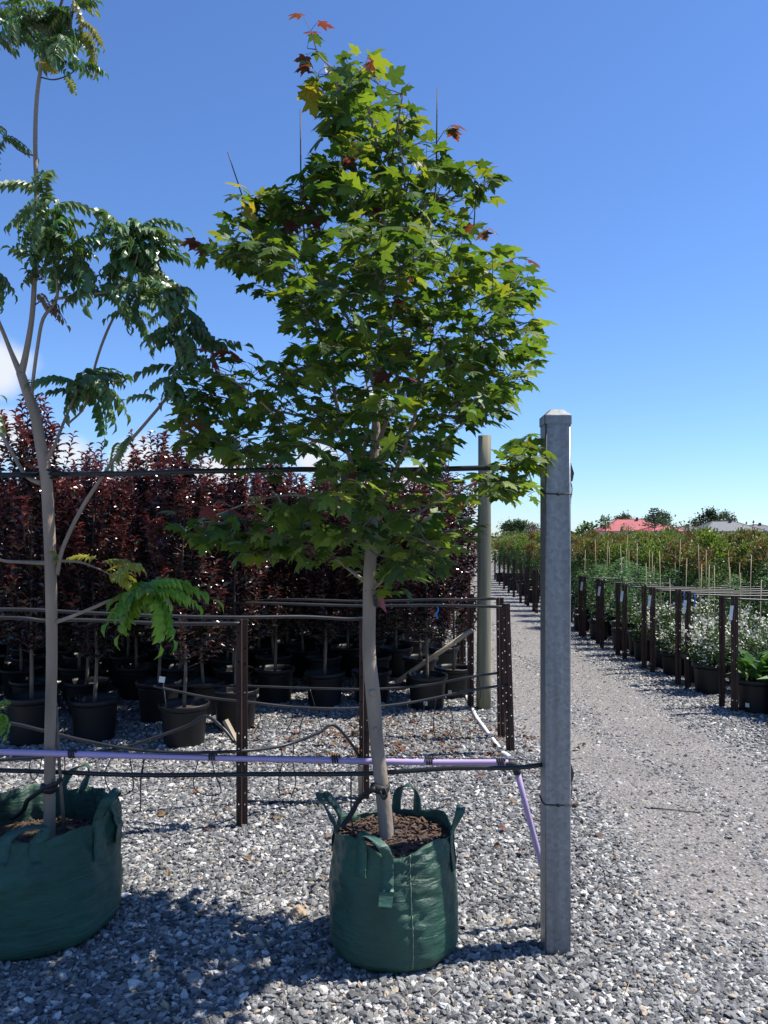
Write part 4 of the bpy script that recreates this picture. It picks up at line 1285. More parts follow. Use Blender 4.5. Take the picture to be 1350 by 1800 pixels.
PURPLE_LEAF = oval_template(.46, .16, .22)
def purple_proto(seed):
    global rng
    r_ = random.Random(seed)
    t = empty('purple_leaf_tree', (0, 0, 0))
    pot_parts(t, .185, .33)
    b = MB()
    top = 2.38 + r_.uniform(-.12, .1)
    tr = smooth_path([(0, 0, .27), (r_.uniform(-.02, .02), r_.uniform(-.02, .02), .7), (r_.uniform(-.03, .03), r_.uniform(-.03, .03), 1.2), (r_.uniform(-.03, .03), r_.uniform(-.03, .03), top - .15)], 5)
    b.tube(tr, list(np.linspace(.016, .004, len(tr))), 8); b.obj('trunk', M['stem'], t, world=False)
    tw = MB(); pos, dr, sz, col = [], [], [], []
    NS = 96
    for i in range(NS):
        u = (i + r_.random()) / NS
        z0 = .60 + (top - .96) * u
        a = i * 2.4 + r_.uniform(-.5, .5)
        rad = .33 * (1 - .25 * u) * r_.uniform(.55, 1.15)
        L = r_.uniform(.30, .52)
        if i >= NS - 5: rad *= .35; L = r_.uniform(.38, .62)
        c, s_ = math.cos(a), math.sin(a)
        p0 = Vector((.02 * c, .02 * s_, z0)); p1 = Vector((rad * .7 * c, rad * .7 * s_, z0 + L * .25)); p2 = Vector((rad * c, rad * s_, z0 + L * .85)); 
        if p2.z > top + .25: p2.z = top + .25
        sp = smooth_path([p0, p1, p2], 6)
        tw.tube(sp, list(np.linspace(.005, .0015, len(sp))), 3, False)
        nl = 30
        for k in range(nl):
            v = .22 + .78 * (k + r_.random() * .5) / nl
            q = v * (len(sp) - 1); j = min(int(q), len(sp) - 2)
            p = sp[j].lerp(sp[j + 1], q - j)
            ang = k * 2.4 + r_.uniform(-.4, .4)
            tang = (sp[j + 1] - sp[j]).normalized()
            o = Vector((math.cos(ang), math.sin(ang), 0))
            d = (o + tang * r_.uniform(.25, .75) + Vector((0, 0, -.15 if v < .7 else .15))).normalized()
            pos.append(p); dr.append(d); sz.append(r_.uniform(.048, .076) * (1 - .25 * max(0, v - .8) * 5 * .6))
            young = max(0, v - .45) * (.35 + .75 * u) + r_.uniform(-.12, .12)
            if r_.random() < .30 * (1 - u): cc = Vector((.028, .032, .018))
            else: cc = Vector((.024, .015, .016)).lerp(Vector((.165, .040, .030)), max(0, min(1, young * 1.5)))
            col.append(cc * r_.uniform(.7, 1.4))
    tag(tw.obj('twigs', M['twig'], t, world=False), kind='stuff')
    pos = np.array([list(p) for p in pos]); dr = np.array([list(p) for p in dr]); col = np.array([list(p) for p in col]); sz = np.array(sz)
    up = np.tile([0, 0, 1.0], (len(pos), 1)) + rng.normal(0, .35, (len(pos), 3))
    Rm = frames(dr, up)
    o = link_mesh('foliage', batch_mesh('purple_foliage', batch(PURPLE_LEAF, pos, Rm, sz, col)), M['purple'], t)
    tag(o, kind='stuff')
    return t, (pos, Rm, sz, col)
PUR = [purple_proto(k) for k in range(4)]
PG = 'purple-leaf trees standing in black pots in rows'
front = [(-2.72, 5.93, 0, 1.10), (-2.27, 6.02, 1, .98), (-1.53, 5.88, 2, .96), (-1.23, 6.36, 3, .99), (-1.05, 7.40, 0, .97), (-.56, 7.22, 1, .95), (-.12, 7.35, 2, .93), (.40, 7.12, 3, .93), (.69, 7.62, 0, .88), (-3.3, 6.1, 3, 1.06), (-1.95, 6.65, 0, 1.03)]
spots = list(front)
FRONT_LABEL = ['tallest purple-leaf potted tree, standing behind the slim grey trunk', 'purple-leaf potted tree between the slim grey trunk and the pot with the white label',
    'purple-leaf tree in the black pot that holds a small white label', 'purple-leaf potted tree standing directly behind the lone picket', None, None,
    'purple-leaf potted tree standing behind the maple trunk', 'purple-leaf tree in the black pot that the pale timber prop leans from',
    'shortest purple-leaf potted tree, at the row corner beside the timber post', None, None]
yy = 6.9
row = 0
while yy < 13.5:
    x = .66 - .02 * row + (.22 if row % 2 else 0) - .2
    while x > -yy * .5 - .9:
        px, py = x + random.uniform(-.05, .05), yy + random.uniform(-.06, .06)
        if all((px - q[0]) ** 2 + (py - q[1]) ** 2 > .36 ** 2 for q in spots) and not (py < 7.6 and px > -1.2):
            spots.append((px, py, random.randrange(4), random.uniform(.88, 1.0)))
        x -= .52
    yy += .62; row += 1
purple_leaf_me = fast_mesh('purple_leaf', PURPLE_LEAF[0], PURPLE_LEAF[1].ravel(), np.full(len(PURPLE_LEAF[1]), 3)); purple_leaf_me.materials.append(M['purple_obj'])
used = set(); placed = []
for i, (x, y, k, s_) in enumerate(spots):
    if k in used: o = copy_tree(PUR[k][0])
    else: o = PUR[k][0]; used.add(k)
    o.location = (x, y, 0); o.scale = (1, 1, s_)
    rz = random.uniform(0, 6.28); o.rotation_euler = (0, 0, rz)
    lab, grp = ('purple-leaf tree in a black pot deep in the dense dark block behind the bags', PG)
    if i < len(front) and FRONT_LABEL[i]: lab, grp = FRONT_LABEL[i], None
    if 'group' in o.keys(): del o['group']
    tag(o, lab, 'tree', grp)
    placed.append((o, k, rz))
for i, (o, k, rz) in enumerate(placed):
    if i < len(front):                                  # the leaves that show largest are leaves of their own
        pos, Rm, sz, col = PUR[k][1]
        c_, n_ = math.cos(rz), math.sin(rz)
        wy = pos[:, 0] * n_ + pos[:, 1] * c_
        cand = np.where(pos[:, 2] > 1.0)[0]
        for j in cand[np.argsort(wy[cand])[:70]]:
            l_ = bpy.data.objects.new('leaf', purple_leaf_me); COL.objects.link(l_); l_.parent = o
            ax = Matrix.Rotation(random.uniform(-.6, .6), 3, 'Z')
            q = (ax @ Matrix(Rm[j].tolist())).to_4x4() @ Matrix.Diagonal((sz[j] * 1.05,) * 3 + (1,))
            rr_ = Vector((pos[j][0], pos[j][1], 0)); rr_ = rr_.normalized() if rr_.length > 0 else Vector((1, 0, 0))
            q.translation = Vector(pos[j]) + rr_ * .018 + Vector((0, 0, random.uniform(-.02, .02)))
            l_.matrix_local = q
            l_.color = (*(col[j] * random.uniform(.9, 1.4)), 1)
print('purple trees', len(spots))

# small white label on a cane, in the pot below the lone hose bow
t = empty('plant_label', (-1.66, 5.80, .27)); tag(t, 'small white plant label on a thin cane in a black pot', 'label')
b = MB(); b.tube([(-1.64, 5.80, .26), (-1.665, 5.79, .50)], .004, 5); b.obj('cane', M['bamboo'], t)
b = MB(); b.box((-1.672, 5.783, .51), (.045, .003, .045), Euler((0, .15, 0)).to_matrix()); b.obj('card', M['white_plastic'], t)

# timber stakes, white ground pipe, litter, odd bits
def stick(name, a, c, w, mat, label, cat='stake', square=True):
    b = MB(); d = (c - a); L = d.length; rot = d.to_track_quat('Z', 'Y').to_matrix()
    if square: b.box((a + c) / 2, (w, w * .6, L), rot)
    else: b.tube([a, a.lerp(c, .5), c], w / 2, 8)
    return tag(b.obj(name, M[mat], None), label, cat)
stick('timber_prop', P(695, 1200, 7.3), P(830, 1107, 7.1), .045, 'wood_new', 'pale timber prop leaning from a black pot up to a rusty picket', square=False)
stick('timber_stake', P(396, 1266, 4.27), P(418, 1308, 4.24), .032, 'wood_new', 'short pale timber stake tied slanting to the lone picket')
stick('timber_stake', P(633, 1345, 4.62), P(635, 1402, 4.66), .030, 'wood_new', 'short weathered timber stake upright beside the picket behind the maple')
def wpipe(pts, label, r_=.016):
    b = MB(); b.tube(smooth_path([G(x, y, .014) for x, y in pts], 4), r_, 10)
    tag(b.obj('white_pipe', M['paint_white'], None), label, 'pipe')
wpipe([(831, 1247), (838, 1262), (850, 1278), (860, 1292)], 'chalky white pipe length on the ground by the timber post')
wpipe([(866, 1299), (872, 1308), (879, 1316)], 'short chalky white pipe piece on the ground between the twin pickets')
wpipe([(883, 1325), (890, 1328), (897, 1333)], 'stubby chalky white pipe end on the ground under the lilac pipe', .022)
wpipe([(815, 1215), (820, 1225), (826, 1238)], 'chalky white pipe length on the ground beside the row-end pots')
b = MB(); c = P(768, 1076, 6.9)
b.tube(smooth_path([c + Vector((0, 0, .05)), c + Vector((.012, -.01, .02)), c + Vector((-.006, -.01, -.02)), c + Vector((.008, 0, -.06))], 4), .012, 5, True, .3)
tag(b.obj('blue_ribbon', M['blue_tape'], None), 'bright blue tape fluttering from a hose in front of the purple-leaf trees', 'ribbon')

# tan stone lying on the gravel
def rock(name, c, sx, sy, sz, mat, label, seed):
    import bmesh
    bm = bmesh.new(); bmesh.ops.create_icosphere(bm, subdivisions=3, radius=1)
    for v in bm.verts:
        n_ = mnoise.noise(v.co * 1.1 + Vector((seed, 0, 0))) * .35 + mnoise.noise(v.co * 3 + Vector((seed, 4, 0))) * .12
        v.co *= 1 + n_
        v.co = Vector((v.co.x * sx, v.co.y * sy, max(-.3, v.co.z) * sz))
    me = bpy.data.meshes.new(name); bm.to_mesh(me); bm.free()
    o = link_mesh(name, me, M[mat]); o.location = c
    return tag(o, label, 'stone')
g = G(522, 1610); rock('tan_stone', (g.x, g.y, .012), .038, .03, .03, 'tan_rock', 'pale tan stone lying on the grey gravel left of the upright bag', 2.0)
# black cable tie lying on the drive
b = MB(); b.tube([G(1145, 1420, .008), G(1190, 1424, .010), G(1231, 1428, .008)], .003, 5); b.box(G(1146, 1420, .010), (.012, .008, .008))
tag(b.obj('cable_tie', M['dark_rubber'], None), 'long black cable tie lying on the dusty drive', 'cable tie')
b = MB(); b.tube(smooth_path([G(1138, 1392, .008), G(1144, 1390, .008), G(1147, 1394, .008), G(1140, 1397, .008)], 4), .003, 5)
tag(b.obj('wire_scrap', M['dark_rubber'], None), 'small curled scrap of black wire on the dusty drive', 'scrap')

def litter():
    n = 330
    X = np.concatenate([rng.normal(.1, .55, 250), rng.uniform(-1.4, 1.2, 80)]); Y = np.concatenate([rng.normal(6.0, .42, 250), rng.uniform(3.3, 7, 80)])
    Z = rng.uniform(.012, .022, n)
    pos = np.stack([X, Y, Z], -1); d = unit(n); d[:, 2] *= .2
    up = np.tile([0, 0, 1.0], (n, 1)) + rng.normal(0, .4, (n, 3))
    pal = np.array([(.16, .075, .035), (.19, .09, .05), (.12, .07, .045), (.20, .13, .07), (.17, .07, .04)])
    col = pal[rng.integers(0, 5, n)] * rng.uniform(.7, 1.2, (n, 1))
    me = batch_mesh('leaf_litter', batch(oval_template(.7, .15, .35), pos, frames(d, up), rng.uniform(.03, .065, n), col))
    tag(link_mesh('leaf_litter', me, M['dry_leaf']), 'brown dry leaves scattered over the gravel', 'leaf litter', kind='stuff')
    b = MB()
    for i in range(110):
        if i < 60: x, y = random.gauss(.1, .5), random.gauss(6.0, .4)
        else: x, y = random.uniform(-1.6, 1.2), random.uniform(2.4, 3.6)
        if (x - MAPLE_C.x) ** 2 + (y - MAPLE_C.y) ** 2 < .3 ** 2 or (x - LEFT_C.x) ** 2 + (y - LEFT_C.y) ** 2 < .38 ** 2: continue
        a = random.uniform(0, 6.28); L = random.uniform(.04, .13)
        p = Vector((x, y, .016)); q = p + Vector((math.cos(a) * L, math.sin(a) * L, random.uniform(-.004, .01)))
        b.tube([p, p.lerp(q, .5) + Vector((.006, .004, .005)), q], .0012, 4, False)
    tag(b.obj('straw_litter', M['wood_new'], None), 'dry straw and twig bits scattered over the gravel', 'litter', kind='stuff')
litter()

# ------------------------------------------------------------------ nursery rows right of the drive
def foliage_obj(t, data, mat='field'):
    o = link_mesh('foliage', batch_mesh('field_foliage', data), M[mat], t)
    return tag(o, kind='stuff')
def stake_part(t, x, y, h, lean=(0, 0)):
    b = MB(); b.tube([(x, y, .2), (x + lean[0] * .5, y + lean[1] * .5, h * .5), (x + lean[0], y + lean[1], h)], .0048, 5); b.obj('stake', M['bamboo'], t, world=False)
LEAF_S = oval_template(.5, .12, .15)
def bushy(n, cz, rx, rz, size, pal, upb=.4, seed=0):
    """leaf cloud in clumps"""
    nc = max(6, n // 40)
    cen = unit(nc) * rng.uniform(.35, 1, (nc, 1)) ** .5
    idx = rng.integers(0, nc, n)
    p = cen[idx] * .8 + rng.normal(0, .20, (n, 3))
    p = p * np.array([rx, rx, rz]) + np.array([0, 0, cz])
    d = (p - np.array([0, 0, cz])) / np.array([rx, rx, rz]) + rng.normal(0, .5, (n, 3)) + np.array([0, 0, upb])
    col = np.array(pal)[rng.integers(0, len(pal), n)] * rng.uniform(.7, 1.3, (n, 1))
    up = np.tile([0, 0, 1.0], (n, 1)) + rng.normal(0, .5, (n, 3))
    return p, frames(d, up), size * rng.uniform(.7, 1.3, n), col

def jasmine_proto(seed):
    t = empty('potted_jasmine')
    pot_parts(t, .155, .30, 18)
    p, Rm, s_, c = bushy(900, .47, .20, .20, .036, [(.05, .10, .03), (.07, .13, .035), (.035, .07, .028)])
    foliage_obj(t, batch(LEAF_S, p, Rm, s_, c))
    p, Rm, s_, c = bushy(420, .50, .22, .22, .029, [(.72, .70, .62), (.62, .62, .50)])
    o = link_mesh('flowers', batch_mesh('flowers', batch(blade_template(.8), p, Rm, s_, c)), M['flower'], t); tag(o, kind='stuff')
    stake_part(t, .02, .02, 1.30, (.05 * (seed - .5), .03))
    return t
def fern_proto(seed):
    t = empty('potted_feathery_shrub')
    pot_parts(t, .155, .30, 18)
    b = MB(); b.tube([(0, 0, .24), (.01, 0, .7), (0, .01, 1.1)], [.008, .006, .003], 6); b.obj('stem', M['stem'], t, world=False)
    pos, dr, sz = [], [], []
    for i in range(46):
        z = .42 + .72 * i / 46; a = i * 2.4; L = .30 * (1.1 - .6 * i / 46)
        for k in range(22):
            u = (k + 1) / 22
            pos.append((math.cos(a) * L * u, math.sin(a) * L * u, z + .10 * u - .16 * u * u))
            sd = 1 if k % 2 else -1
            dr.append((math.cos(a) * .5 - math.sin(a) * sd, math.sin(a) * .5 + math.cos(a) * sd, -.1)); sz.append(.05 * (1.1 - .5 * u))
    n = len(pos); pos = np.array(pos) + rng.normal(0, .01, (n, 3)); dr = np.array(dr) + rng.normal(0, .25, (n, 3))
    col = np.array([(.065, .15, .04), (.085, .18, .045), (.05, .12, .04)])[rng.integers(0, 3, n)] * rng.uniform(.75, 1.25, (n, 1))
    up = np.tile([0, 0, 1.0], (n, 1)) + rng.normal(0, .3, (n, 3))
    foliage_obj(t, batch(blade_template(.34), pos, frames(dr, up), np.array(sz), col))
    stake_part(t, .03, 0, 1.32 + .1 * seed, (.06 * (seed - 1), .02))
    return t
def photinia_proto(seed, green=False):
    t = empty('potted_hedge_plant')
    pot_parts(t, .16, .32, 14)
    b = MB(); b.tube([(0, 0, .25), (.01, .01, .8), (0, 0, 1.4)], [.009, .007, .004], 6); b.obj('stem', M['stem'], t, world=False)
    lo = [(.055, .105, .03), (.075, .13, .035), (.045, .08, .03)]
    hi = [(.20, .26, .045), (.15, .22, .04)] if green else [(.24, .085, .05), (.15, .16, .045), (.21, .12, .05), (.12, .17, .04)]
    parts = []
    p, Rm, s_, c = bushy(1100, .92, .26, .44, .046, lo); parts.append(batch(LEAF_S, p, Rm, s_, c))
    p, Rm, s_, c = bushy(700, 1.30, .24, .26, .046, hi + lo[:1], 1.0); parts.append(batch(LEAF_S, p, Rm, s_, c))
    foliage_obj(t, merge(parts))
    stake_part(t, .03, .02, 1.30, (.02, .02))
    return t
def strap_proto(seed):
    t = empty('potted_broadleaf')
    pot_parts(t, .165, .30, 20)
    pos, dr, sz = [], [], []
    for i in range(60):
        a = random.uniform(0, 6.28); r_ = random.uniform(0, .11)
        pos.append((r_ * math.cos(a), r_ * math.sin(a), .26 + random.uniform(0, .12))); e = random.uniform(.5, 2.2)
        dr.append((math.cos(a), math.sin(a), e)); sz.append(random.uniform(.16, .27))
    n = len(pos); col = np.array([(.06, .15, .03), (.09, .19, .035), (.045, .11, .028)])[rng.integers(0, 3, n)]
    up = np.tile([0, 0, 1.0], (n, 1)) + rng.normal(0, .3, (n, 3))
    foliage_obj(t, batch(oval_template(.30, .08, .3), np.array(pos), frames(np.array(dr), up), np.array(sz), col))
    return t

PROTO = {'j': [jasmine_proto(0), jasmine_proto(1)], 'f': [fern_proto(0), fern_proto(1), fern_proto(2)], 'r': [photinia_proto(0), photinia_proto(1)], 'g': [photinia_proto(2, True)], 's': [strap_proto(0)]}
INFO = {
    'j': ('low white-flowering jasmine bush in a black pot right of the drive', 'potted plant', 'white-flowering jasmine pots'),
    'f': ('feathery bright green staked shrub in a black pot right of the drive', 'potted plant', 'feathery green shrubs in pots'),
    'r': ('leafy hedge plant with red new growth in a black pot right of the drive', 'potted plant', 'red-tipped hedge plants in pots'),
    'g': ('leafy hedge plant with yellow-green new growth in a black pot right of the drive', 'potted plant', 'yellow-green hedge plants in pots'),
    's': ('broad-leaved green clump in a black pot at the near end of the rows', 'potted plant', 'broad-leaved clumps in pots')}
started = set()
def plant(kind, x, y, s_=1.0, zs=1.0):
    q = PROTO[kind]; k = random.randrange(len(q))
    key = (kind, k)
    if key in started: o = copy_tree(q[k])
    else: o = q[k]; started.add(key)
    o.location = (x, y, 0); o.scale = (s_, s_, s_ * zs); o.rotation_euler = (0, 0, random.uniform(0, 6.28))
    lab, cat, grp = INFO[kind]; tag(o, lab, cat, grp)
def drift(y): return max(0, y - 13) * .05
plant('s', 3.36, 6.95); plant('s', 3.56, 6.72, 1.0); plant('s', 3.85, 6.9)
count = 3
y = 7.75; r_i = 0
while y < 27:
    x = 3.32 + drift(y) + (.12 if r_i % 2 else 0)
    if y < 9.9: kinds = 'j'
    elif y < 12.2: kinds = 'f' if r_i % 2 else 'fj'
    elif y < 13.2: kinds = 'f'
    else: kinds = ('r', 'rrg', 'g', 'rg')[r_i % 4]
    while x < y * .52 + .55:
        if 9.0 < y < 10 and x > 3.9: kk = 'f'
        elif 10.2 < y < 13.3 and x > 3.32 + drift(y) + .9: kk = random.choice('rrgf')
        else: kk = random.choice(kinds)
        plant(kk, x + random.uniform(-.05, .05), y + random.uniform(-.06, .06), random.uniform(.9, 1.1), random.uniform(.92, 1.06))
        count += 1
        x += .40 if y < 13 else .55
    y += .50 if y < 13 else 1.0; r_i += 1
print('row plants', count)
# unused prototypes must not stay at the origin
for k, q in PROTO.items():
    for i, o in enumerate(q):
        if (k, i) not in started:
            for ch in list(o.children_recursive): bpy.data.objects.remove(ch)
            bpy.data.objects.remove(o)

# row end pickets, wires, labels
RG = 'row end pickets right of the drive'
pk = [(1269, 1243, 1047), (1291, 1253, 1047), (1192, 1204, 1036), (1209, 1211, 1040), (1132, 1176, 1030), (1147, 1183, 1033), (1086, 1152, 1024), (1098, 1160, 1027), (1051, 1132, 1018), (1058, 1139, 1020), (1020, 1119, 1012), (1027, 1121, 1013), (943, 1078, 1002), (938, 1075, 1002), (928, 1066, 996), (924, 1063, 996), (915, 1060, 988), (903, 1050, 983), (894, 1042, 980), (886, 1036, 977), (878, 1028, 975), (870, 1019, 970), (833, 1003, 964), (828, 1000, 962), (823, 997, 960), (817, 993, 957)]
bases = []
for i, (x, yb, yt) in enumerate(pk):
    g = G(x, yb)
    h = (yb - yt) / F * g.y
    bases.append((g, h))
    if i < 2: lab = 'dark star picket beside the broad-leaved pots, first pair at the drive edge'; grp = 'first picket pair at the drive edge'
    else: lab = 'dark star picket at the end of a plant row right of the drive'; grp = RG
    picket(g, h, lab, grp, rz=random.uniform(-.5, .5))
for i in range(0, 12):
    g, h = bases[i]
    e = Vector((g.y * .52 + 1.2, g.y + .1, h - .04))
    s_ = Vector((g.x, g.y, h - .03))
    hose('row_hose', [s_, s_.lerp(e, .35) + Vector((0, 0, -.015)), s_.lerp(e, .7) + Vector((0, 0, .01)), e], .010, 'hose_grey', 'grey hose running along a plant row from a picket right of the drive', 'hose', 'row hoses right of the drive', 6)
TG = 'white row labels on the right-hand pickets'
for i in (1, 3, 5, 7, 9, 11):
    g, h = bases[i]
    t = empty('row_label', (g.x - .055, g.y - .05, h - .16)); tag(t, 'white row label hanging on a picket pair right of the drive', 'label', TG)
    b = MB(); b.box((g.x - .052, g.y - .05, h - .15), (.030, .003, .13), Euler((0, .12, 0)).to_matrix()); b.obj('card', M['white_plastic'], t)
    b = MB(); b.tube([(g.x - .06, g.y - .05, h - .07), (g.x - .02, g.y - .02, h - .03)], .0015, 4); b.obj('string', M['dark_rubber'], t)
for i, dx in ((2, .05), (3, .055)):
    g, h = bases[i]
    b = MB(); c = Vector((g.x + dx, g.y - .03, h - .02))
    b.tube([c, c + Vector((.006, -.006, -.06)), c + Vector((-.004, -.004, -.13))], [.016, .02, .018], 5, True, .25)
    tag(b.obj('blue_ribbon', M['blue_tape'], None), 'pale blue tape tied on the second picket pair right of the drive', 'ribbon', 'blue tapes on the second picket pair')

# ------------------------------------------------------------------ far field, trees and houses
def far_field():
    parts = []
    n = 52000
    Y = 27 + (rng.uniform(0, 1, n) ** 1.6) * 75
    X = rng.uniform(-.05, .62, n) * Y
    keep = X > 3.6 + np.maximum(0, Y - 13) * .05
    rowp = (Y / 1.3) % 1.0
    X, Y = X[keep], Y[keep]; n = len(X)
    hgt = 1.42 + .22 * np.sin(X * 2.1 + np.floor(Y / 1.3) * 7) + .16 * np.sin(X * 5.3 + Y)
    Z = hgt * rng.uniform(0, 1, n) ** .45
    pal = np.array([(.07, .12, .035), (.11, .16, .04), (.18, .13, .045), (.17, .22, .045), (.055, .09, .03), (.15, .10, .045)])
    ci = ((np.floor(Y / 2.6) * 3 + np.floor(X / 3.1)).astype(int)) % 6
    ci = np.where(rng.uniform(0, 1, n) < .5, rng.integers(0, 6, n), ci)
    col = pal[ci] * rng.uniform(.7, 1.3, (n, 1))
    d = unit(n) + np.array([0, 0, .6]); up = unit(n) + np.array([0, 0, 1.0])
    me = batch_mesh('plant_rows', batch(blade_template(.75), np.stack([X, Y, Z], -1), frames(d, up), rng.uniform(.10, .20, n), col))
    tag(link_mesh('plant_rows', me, M['tree_far']), 'far rows of mixed green and reddish nursery plants reaching to the houses', 'plants', kind='stuff')
far_field()

def crown_tree(name, base, H_, rx, col, label, n=2600, leaf=.35, trunk=.16, cz=.62, rz=.40, group=None, spire=False):
    t = empty(name, base); tag(t, label, 'tree', group)
    b = MB(); b.tube([(0, 0, -.1), (.02 * H_, 0, H_ * .35), (0, .01 * H_, H_ * .9)], [trunk, trunk * .7, trunk * .15], 8)
    for k in range(6):
        a = k * 1.1; z0 = H_ * (.3 + .07 * k)
        b.tube([(0, 0, z0), (rx * .35 * math.cos(a), rx * .35 * math.sin(a), z0 + H_ * .12), (rx * .7 * math.cos(a), rx * .7 * math.sin(a), z0 + H_ * .2)], [trunk * .45, trunk * .3, trunk * .08], 5)
    b.obj('trunk', M['stem'], t, world=False)
    if spire:
        pos, dr = [], []
        tiers = 9
        for i in range(tiers):
            z = H_ * (.45 + .53 * i / tiers); L = rx * (1 - .85 * i / tiers)
            for j in range(7):
                a = j * .9 + i
                for k in range(n // 63):
                    u = random.random()
                    pos.append((math.cos(a) * L * u, math.sin(a) * L * u, z + L * .22 * u)); dr.append((math.cos(a), math.sin(a), .8))
        pos = np.array(pos); d = np.array(dr) + rng.normal(0, .4, (len(pos), 3)); m = len(pos)
    else:
        nc = 26
        cen = unit(nc) * rng.uniform(.45, 1, (nc, 1)) ** .6
        pos = cen[rng.integers(0, nc, n)] * .8 + rng.normal(0, .17, (n, 3))
        d = pos + rng.normal(0, .6, (n, 3)); m = n
        pos = pos * np.array([rx, rx, H_ * rz]) + np.array([0, 0, H_ * cz])
    c = np.array(col) * rng.uniform(.65, 1.35, (m, 1))
    up = np.tile([0, 0, 1.0], (m, 1)) + rng.normal(0, .5, (m, 3))
    tag(link_mesh('crown', batch_mesh('crown', batch(blade_template(.7), pos, frames(d, up), leaf * rng.uniform(.7, 1.3, m), c)), M['tree_far'], t), kind='stuff')
    return t
def far(px, Y, z=0): return Vector(((px - 675) / F * Y, Y, z))
crown_tree('dark_tree', far(1240, 195), 8.0, 4.2, (.032, .055, .025), 'dense dark rounded tree rising behind the grey roofs', leaf=.55, trunk=.3)
crown_tree('leafy_tree', far(1272, 200), 7.6, 3.8, (.055, .08, .035), 'lighter rounded tree beside the dense dark one behind the grey roofs', leaf=.5, trunk=.3)
crown_tree('round_tree', far(1160, 196), 7.4, 4.2, (.04, .07, .028), 'rounded green tree behind the red roof below the spire tree', leaf=.45, trunk=.25)
crown_tree('spire_tree', far(1150, 110), 5.6, 1.9, (.06, .09, .045), 'thin tiered spire tree standing above the red roof', n=900, leaf=.28, trunk=.1, spire=True)
crown_tree('leafy_tree', far(1097, 200), 6.9, 3.4, (.05, .075, .035), 'low leafy tree top behind the ridge of the red roof', leaf=.45, trunk=.25)
crown_tree('leafy_tree', far(905, 150), 4.8, 3.0, (.045, .08, .03), 'rounded green tree beyond the field seen between the timber and steel posts', leaf=.4, trunk=.25)
crown_tree('sapling', far(1064, 42), 2.75, .34, (.07, .12, .03), 'slim tufted sapling poking above the field beside the red roof', n=260, leaf=.12, trunk=.03, cz=.82, rz=.15)
crown_tree('sapling', far(1105, 40), 2.45, .55, (.15, .14, .07), 'pale thin-leaved sapling in front of the red roof', n=420, leaf=.11, trunk=.03, cz=.72, rz=.26)
crown_tree('sapling', far(1192, 40), 2.35, .9, (.11, .12, .06), 'pale bushy sapling between the red and grey roofs', n=900, leaf=.12, trunk=.04, cz=.7, rz=.28)
crown_tree('sapling', far(1030, 30), 2.15, .55, (.06, .11, .03), 'dark leafy sapling poking above the field right beside the steel post', n=600, leaf=.12, trunk=.03, cz=.75, rz=.24)
crown_tree('sapling', far(937, 60), 2.6, .8, (.10, .08, .05), 'reddish sapling poking above the field left beside the steel post', n=700, leaf=.14, trunk=.04, cz=.72, rz=.26)

def house(name, cx, Y, w, d, hw, hr, roofmat, wallmat, label, rz=0.0, wins=True):
    t = empty(name, far(cx, Y)); tag(t, label, 'house'); t.rotation_euler = (0, 0, rz)
    b = MB(); b.box((0, 0, hw / 2 - .1), (w, d, hw + .2)); wall = b.obj('wall', M[wallmat], t, world=False)
    ov = .5; W2, D2 = w / 2 + ov, d / 2 + ov; rl = max(.5, W2 - D2)
    b = MB()
    vs_ = [(-W2, -D2, hw), (W2, -D2, hw), (W2, D2, hw), (-W2, D2, hw), (-rl, 0, hw + hr), (rl, 0, hw + hr), (-W2, -D2, hw - .15), (W2, -D2, hw - .15), (W2, D2, hw - .15), (-W2, D2, hw - .15)]
    b.add(vs_, [(0, 1, 5, 4), (1, 2, 5), (2, 3, 4, 5), (3, 0, 4), (0, 6, 7, 1), (1, 7, 8, 2), (2, 8, 9, 3), (3, 9, 6, 0), (6, 9, 8, 7)], False)
    roof = b.obj('roof', M[roofmat], t, world=False)
    b = MB()
    for k in (-1, 1):
        b.tube([(k * rl, 0, hw + hr + .02), (k * W2, -D2, hw + .04)], .09, 6); b.tube([(k * rl, 0, hw + hr + .02), (k * W2, D2, hw + .04)], .09, 6)
    b.tube([(-rl, 0, hw + hr + .02), (rl, 0, hw + hr + .02)], .1, 6); b.obj('ridge_cap', M[roofmat], roof, world=False)
    b = MB(); b.box((rl * .5, -.6, hw + hr + .1), (.5, .5, .7)); b.obj('vent', M['steel_dark'], roof, world=False)
    for k in range(3):
        x = -w * .3 + k * w * .3
        b = MB(); b.box((x, -d / 2 - .02, 1.5), (1.8, .08, 1.2)); f = b.obj('window', M['wall_white'], t, world=False)
        b = MB(); b.box((x, -d / 2 - .05, 1.5), (1.6, .06, 1.0)); b.obj('pane', M['glass_dark'], f, world=False)
    return t
house('house', 1108, 182, 15.5, 10, 2.5, 2.75, 'roof_red', 'wall_cream', 'house with a red hipped roof beyond the nursery field', -.05)
house('house', 1162, 172, 7.5, 7, 2.4, 1.5, 'roof_red', 'wall_cream', 'low red-roofed wing standing before the red hipped roof', .1)
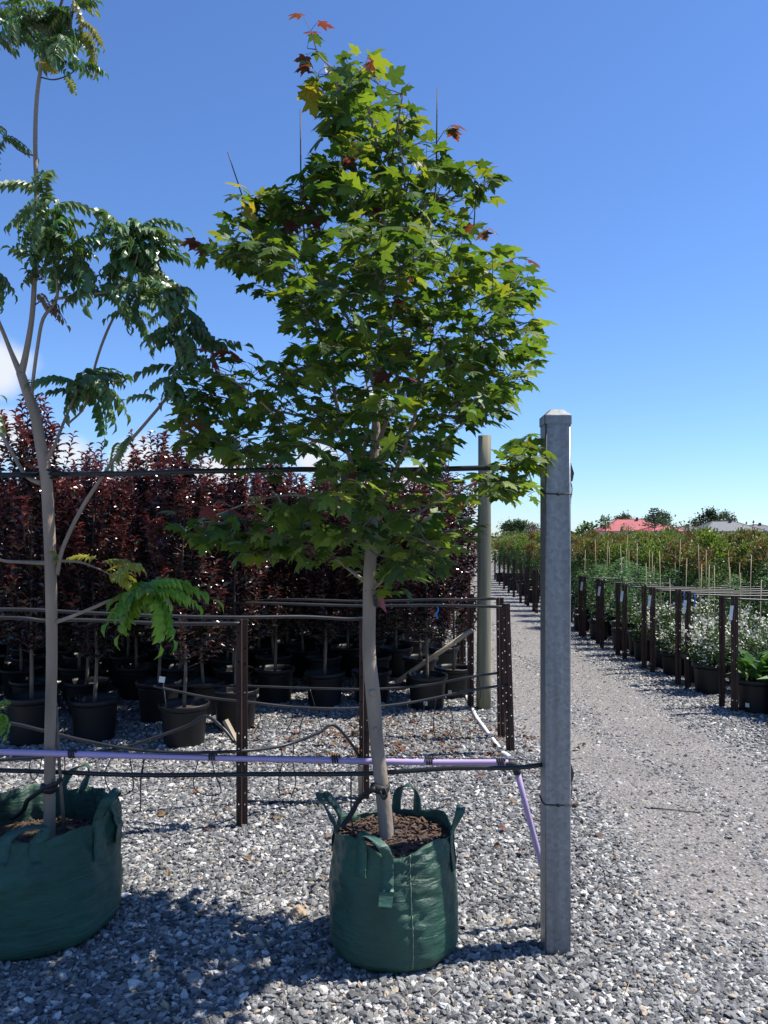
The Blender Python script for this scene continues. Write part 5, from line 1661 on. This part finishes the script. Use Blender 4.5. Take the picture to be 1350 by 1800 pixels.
house('house', 1205, 176, 8, 8, 2.4, 1.2, 'roof_grey', 'wall_cream', 'low grey-roofed house between the red roof and the dark tree', .0)
house('house', 1272, 178, 14, 9, 2.4, 2.3, 'roof_grey', 'wall_cream', 'house with a wide grey hipped roof in front of the dark tree', .1)
house('house', 1330, 190, 11, 9, 2.4, 1.7, 'roof_grey', 'wall_cream', 'grey-roofed house furthest along from the red roof', .0)
house('house', 922, 175, 9, 8, 2.4, 1.3, 'roof_grey', 'wall_cream', 'grey-roofed house glimpsed between the timber and steel posts', .0)
t = empty('shed', far(1245, 160)); tag(t, 'white sheet-metal shed in front of the wide grey roof', 'shed')
b = MB(); b.box((0, 0, 1.05), (3.4, 3, 2.1)); b.obj('wall', M['wall_white'], t, world=False)
b = MB(); b.add([(-1.8, -1.6, 2.1), (1.8, -1.6, 2.1), (1.8, 1.6, 2.5), (-1.8, 1.6, 2.5), (-1.8, -1.6, 2.04), (1.8, -1.6, 2.04), (1.8, 1.6, 2.44), (-1.8, 1.6, 2.44)], [(0, 1, 2, 3), (7, 6, 5, 4), (0, 4, 5, 1), (1, 5, 6, 2), (2, 6, 7, 3), (3, 7, 4, 0)], False); b.obj('roof', M['wall_white'], t, world=False)

# small white stickers on a few pots
for (px, py, c, lab) in ((748, 1237, (.40, 7.12), 'small white sticker on the black pot under the timber prop'), (790, 1217, (.69, 7.62), 'small white sticker on the black corner pot by the timber post'), (1300, 1243, (3.36, 6.95), 'small white sticker on the black pot of the broad-leaved clump')):
    Y = c[1] - .165
    g = P(px, py, Y); dv = Vector((g.x - c[0], g.y - c[1], 0)); a = math.atan2(dv.y, dv.x)
    z = max(.06, g.z); rr = .185 * .80 + (.185 * .2 - .012) * z / .29 if c[0] < 3 else .165 * .80 + (.165 * .2 - .012) * z / .26
    p = Vector((c[0] + (rr + .003) * math.cos(a), c[1] + (rr + .003) * math.sin(a), z))
    b = MB(); b.box(p, (.004, .034, .036), Euler((0, 0, a)).to_matrix())
    tag(b.obj('pot_sticker', M['white_plastic'], None), lab, 'sticker')
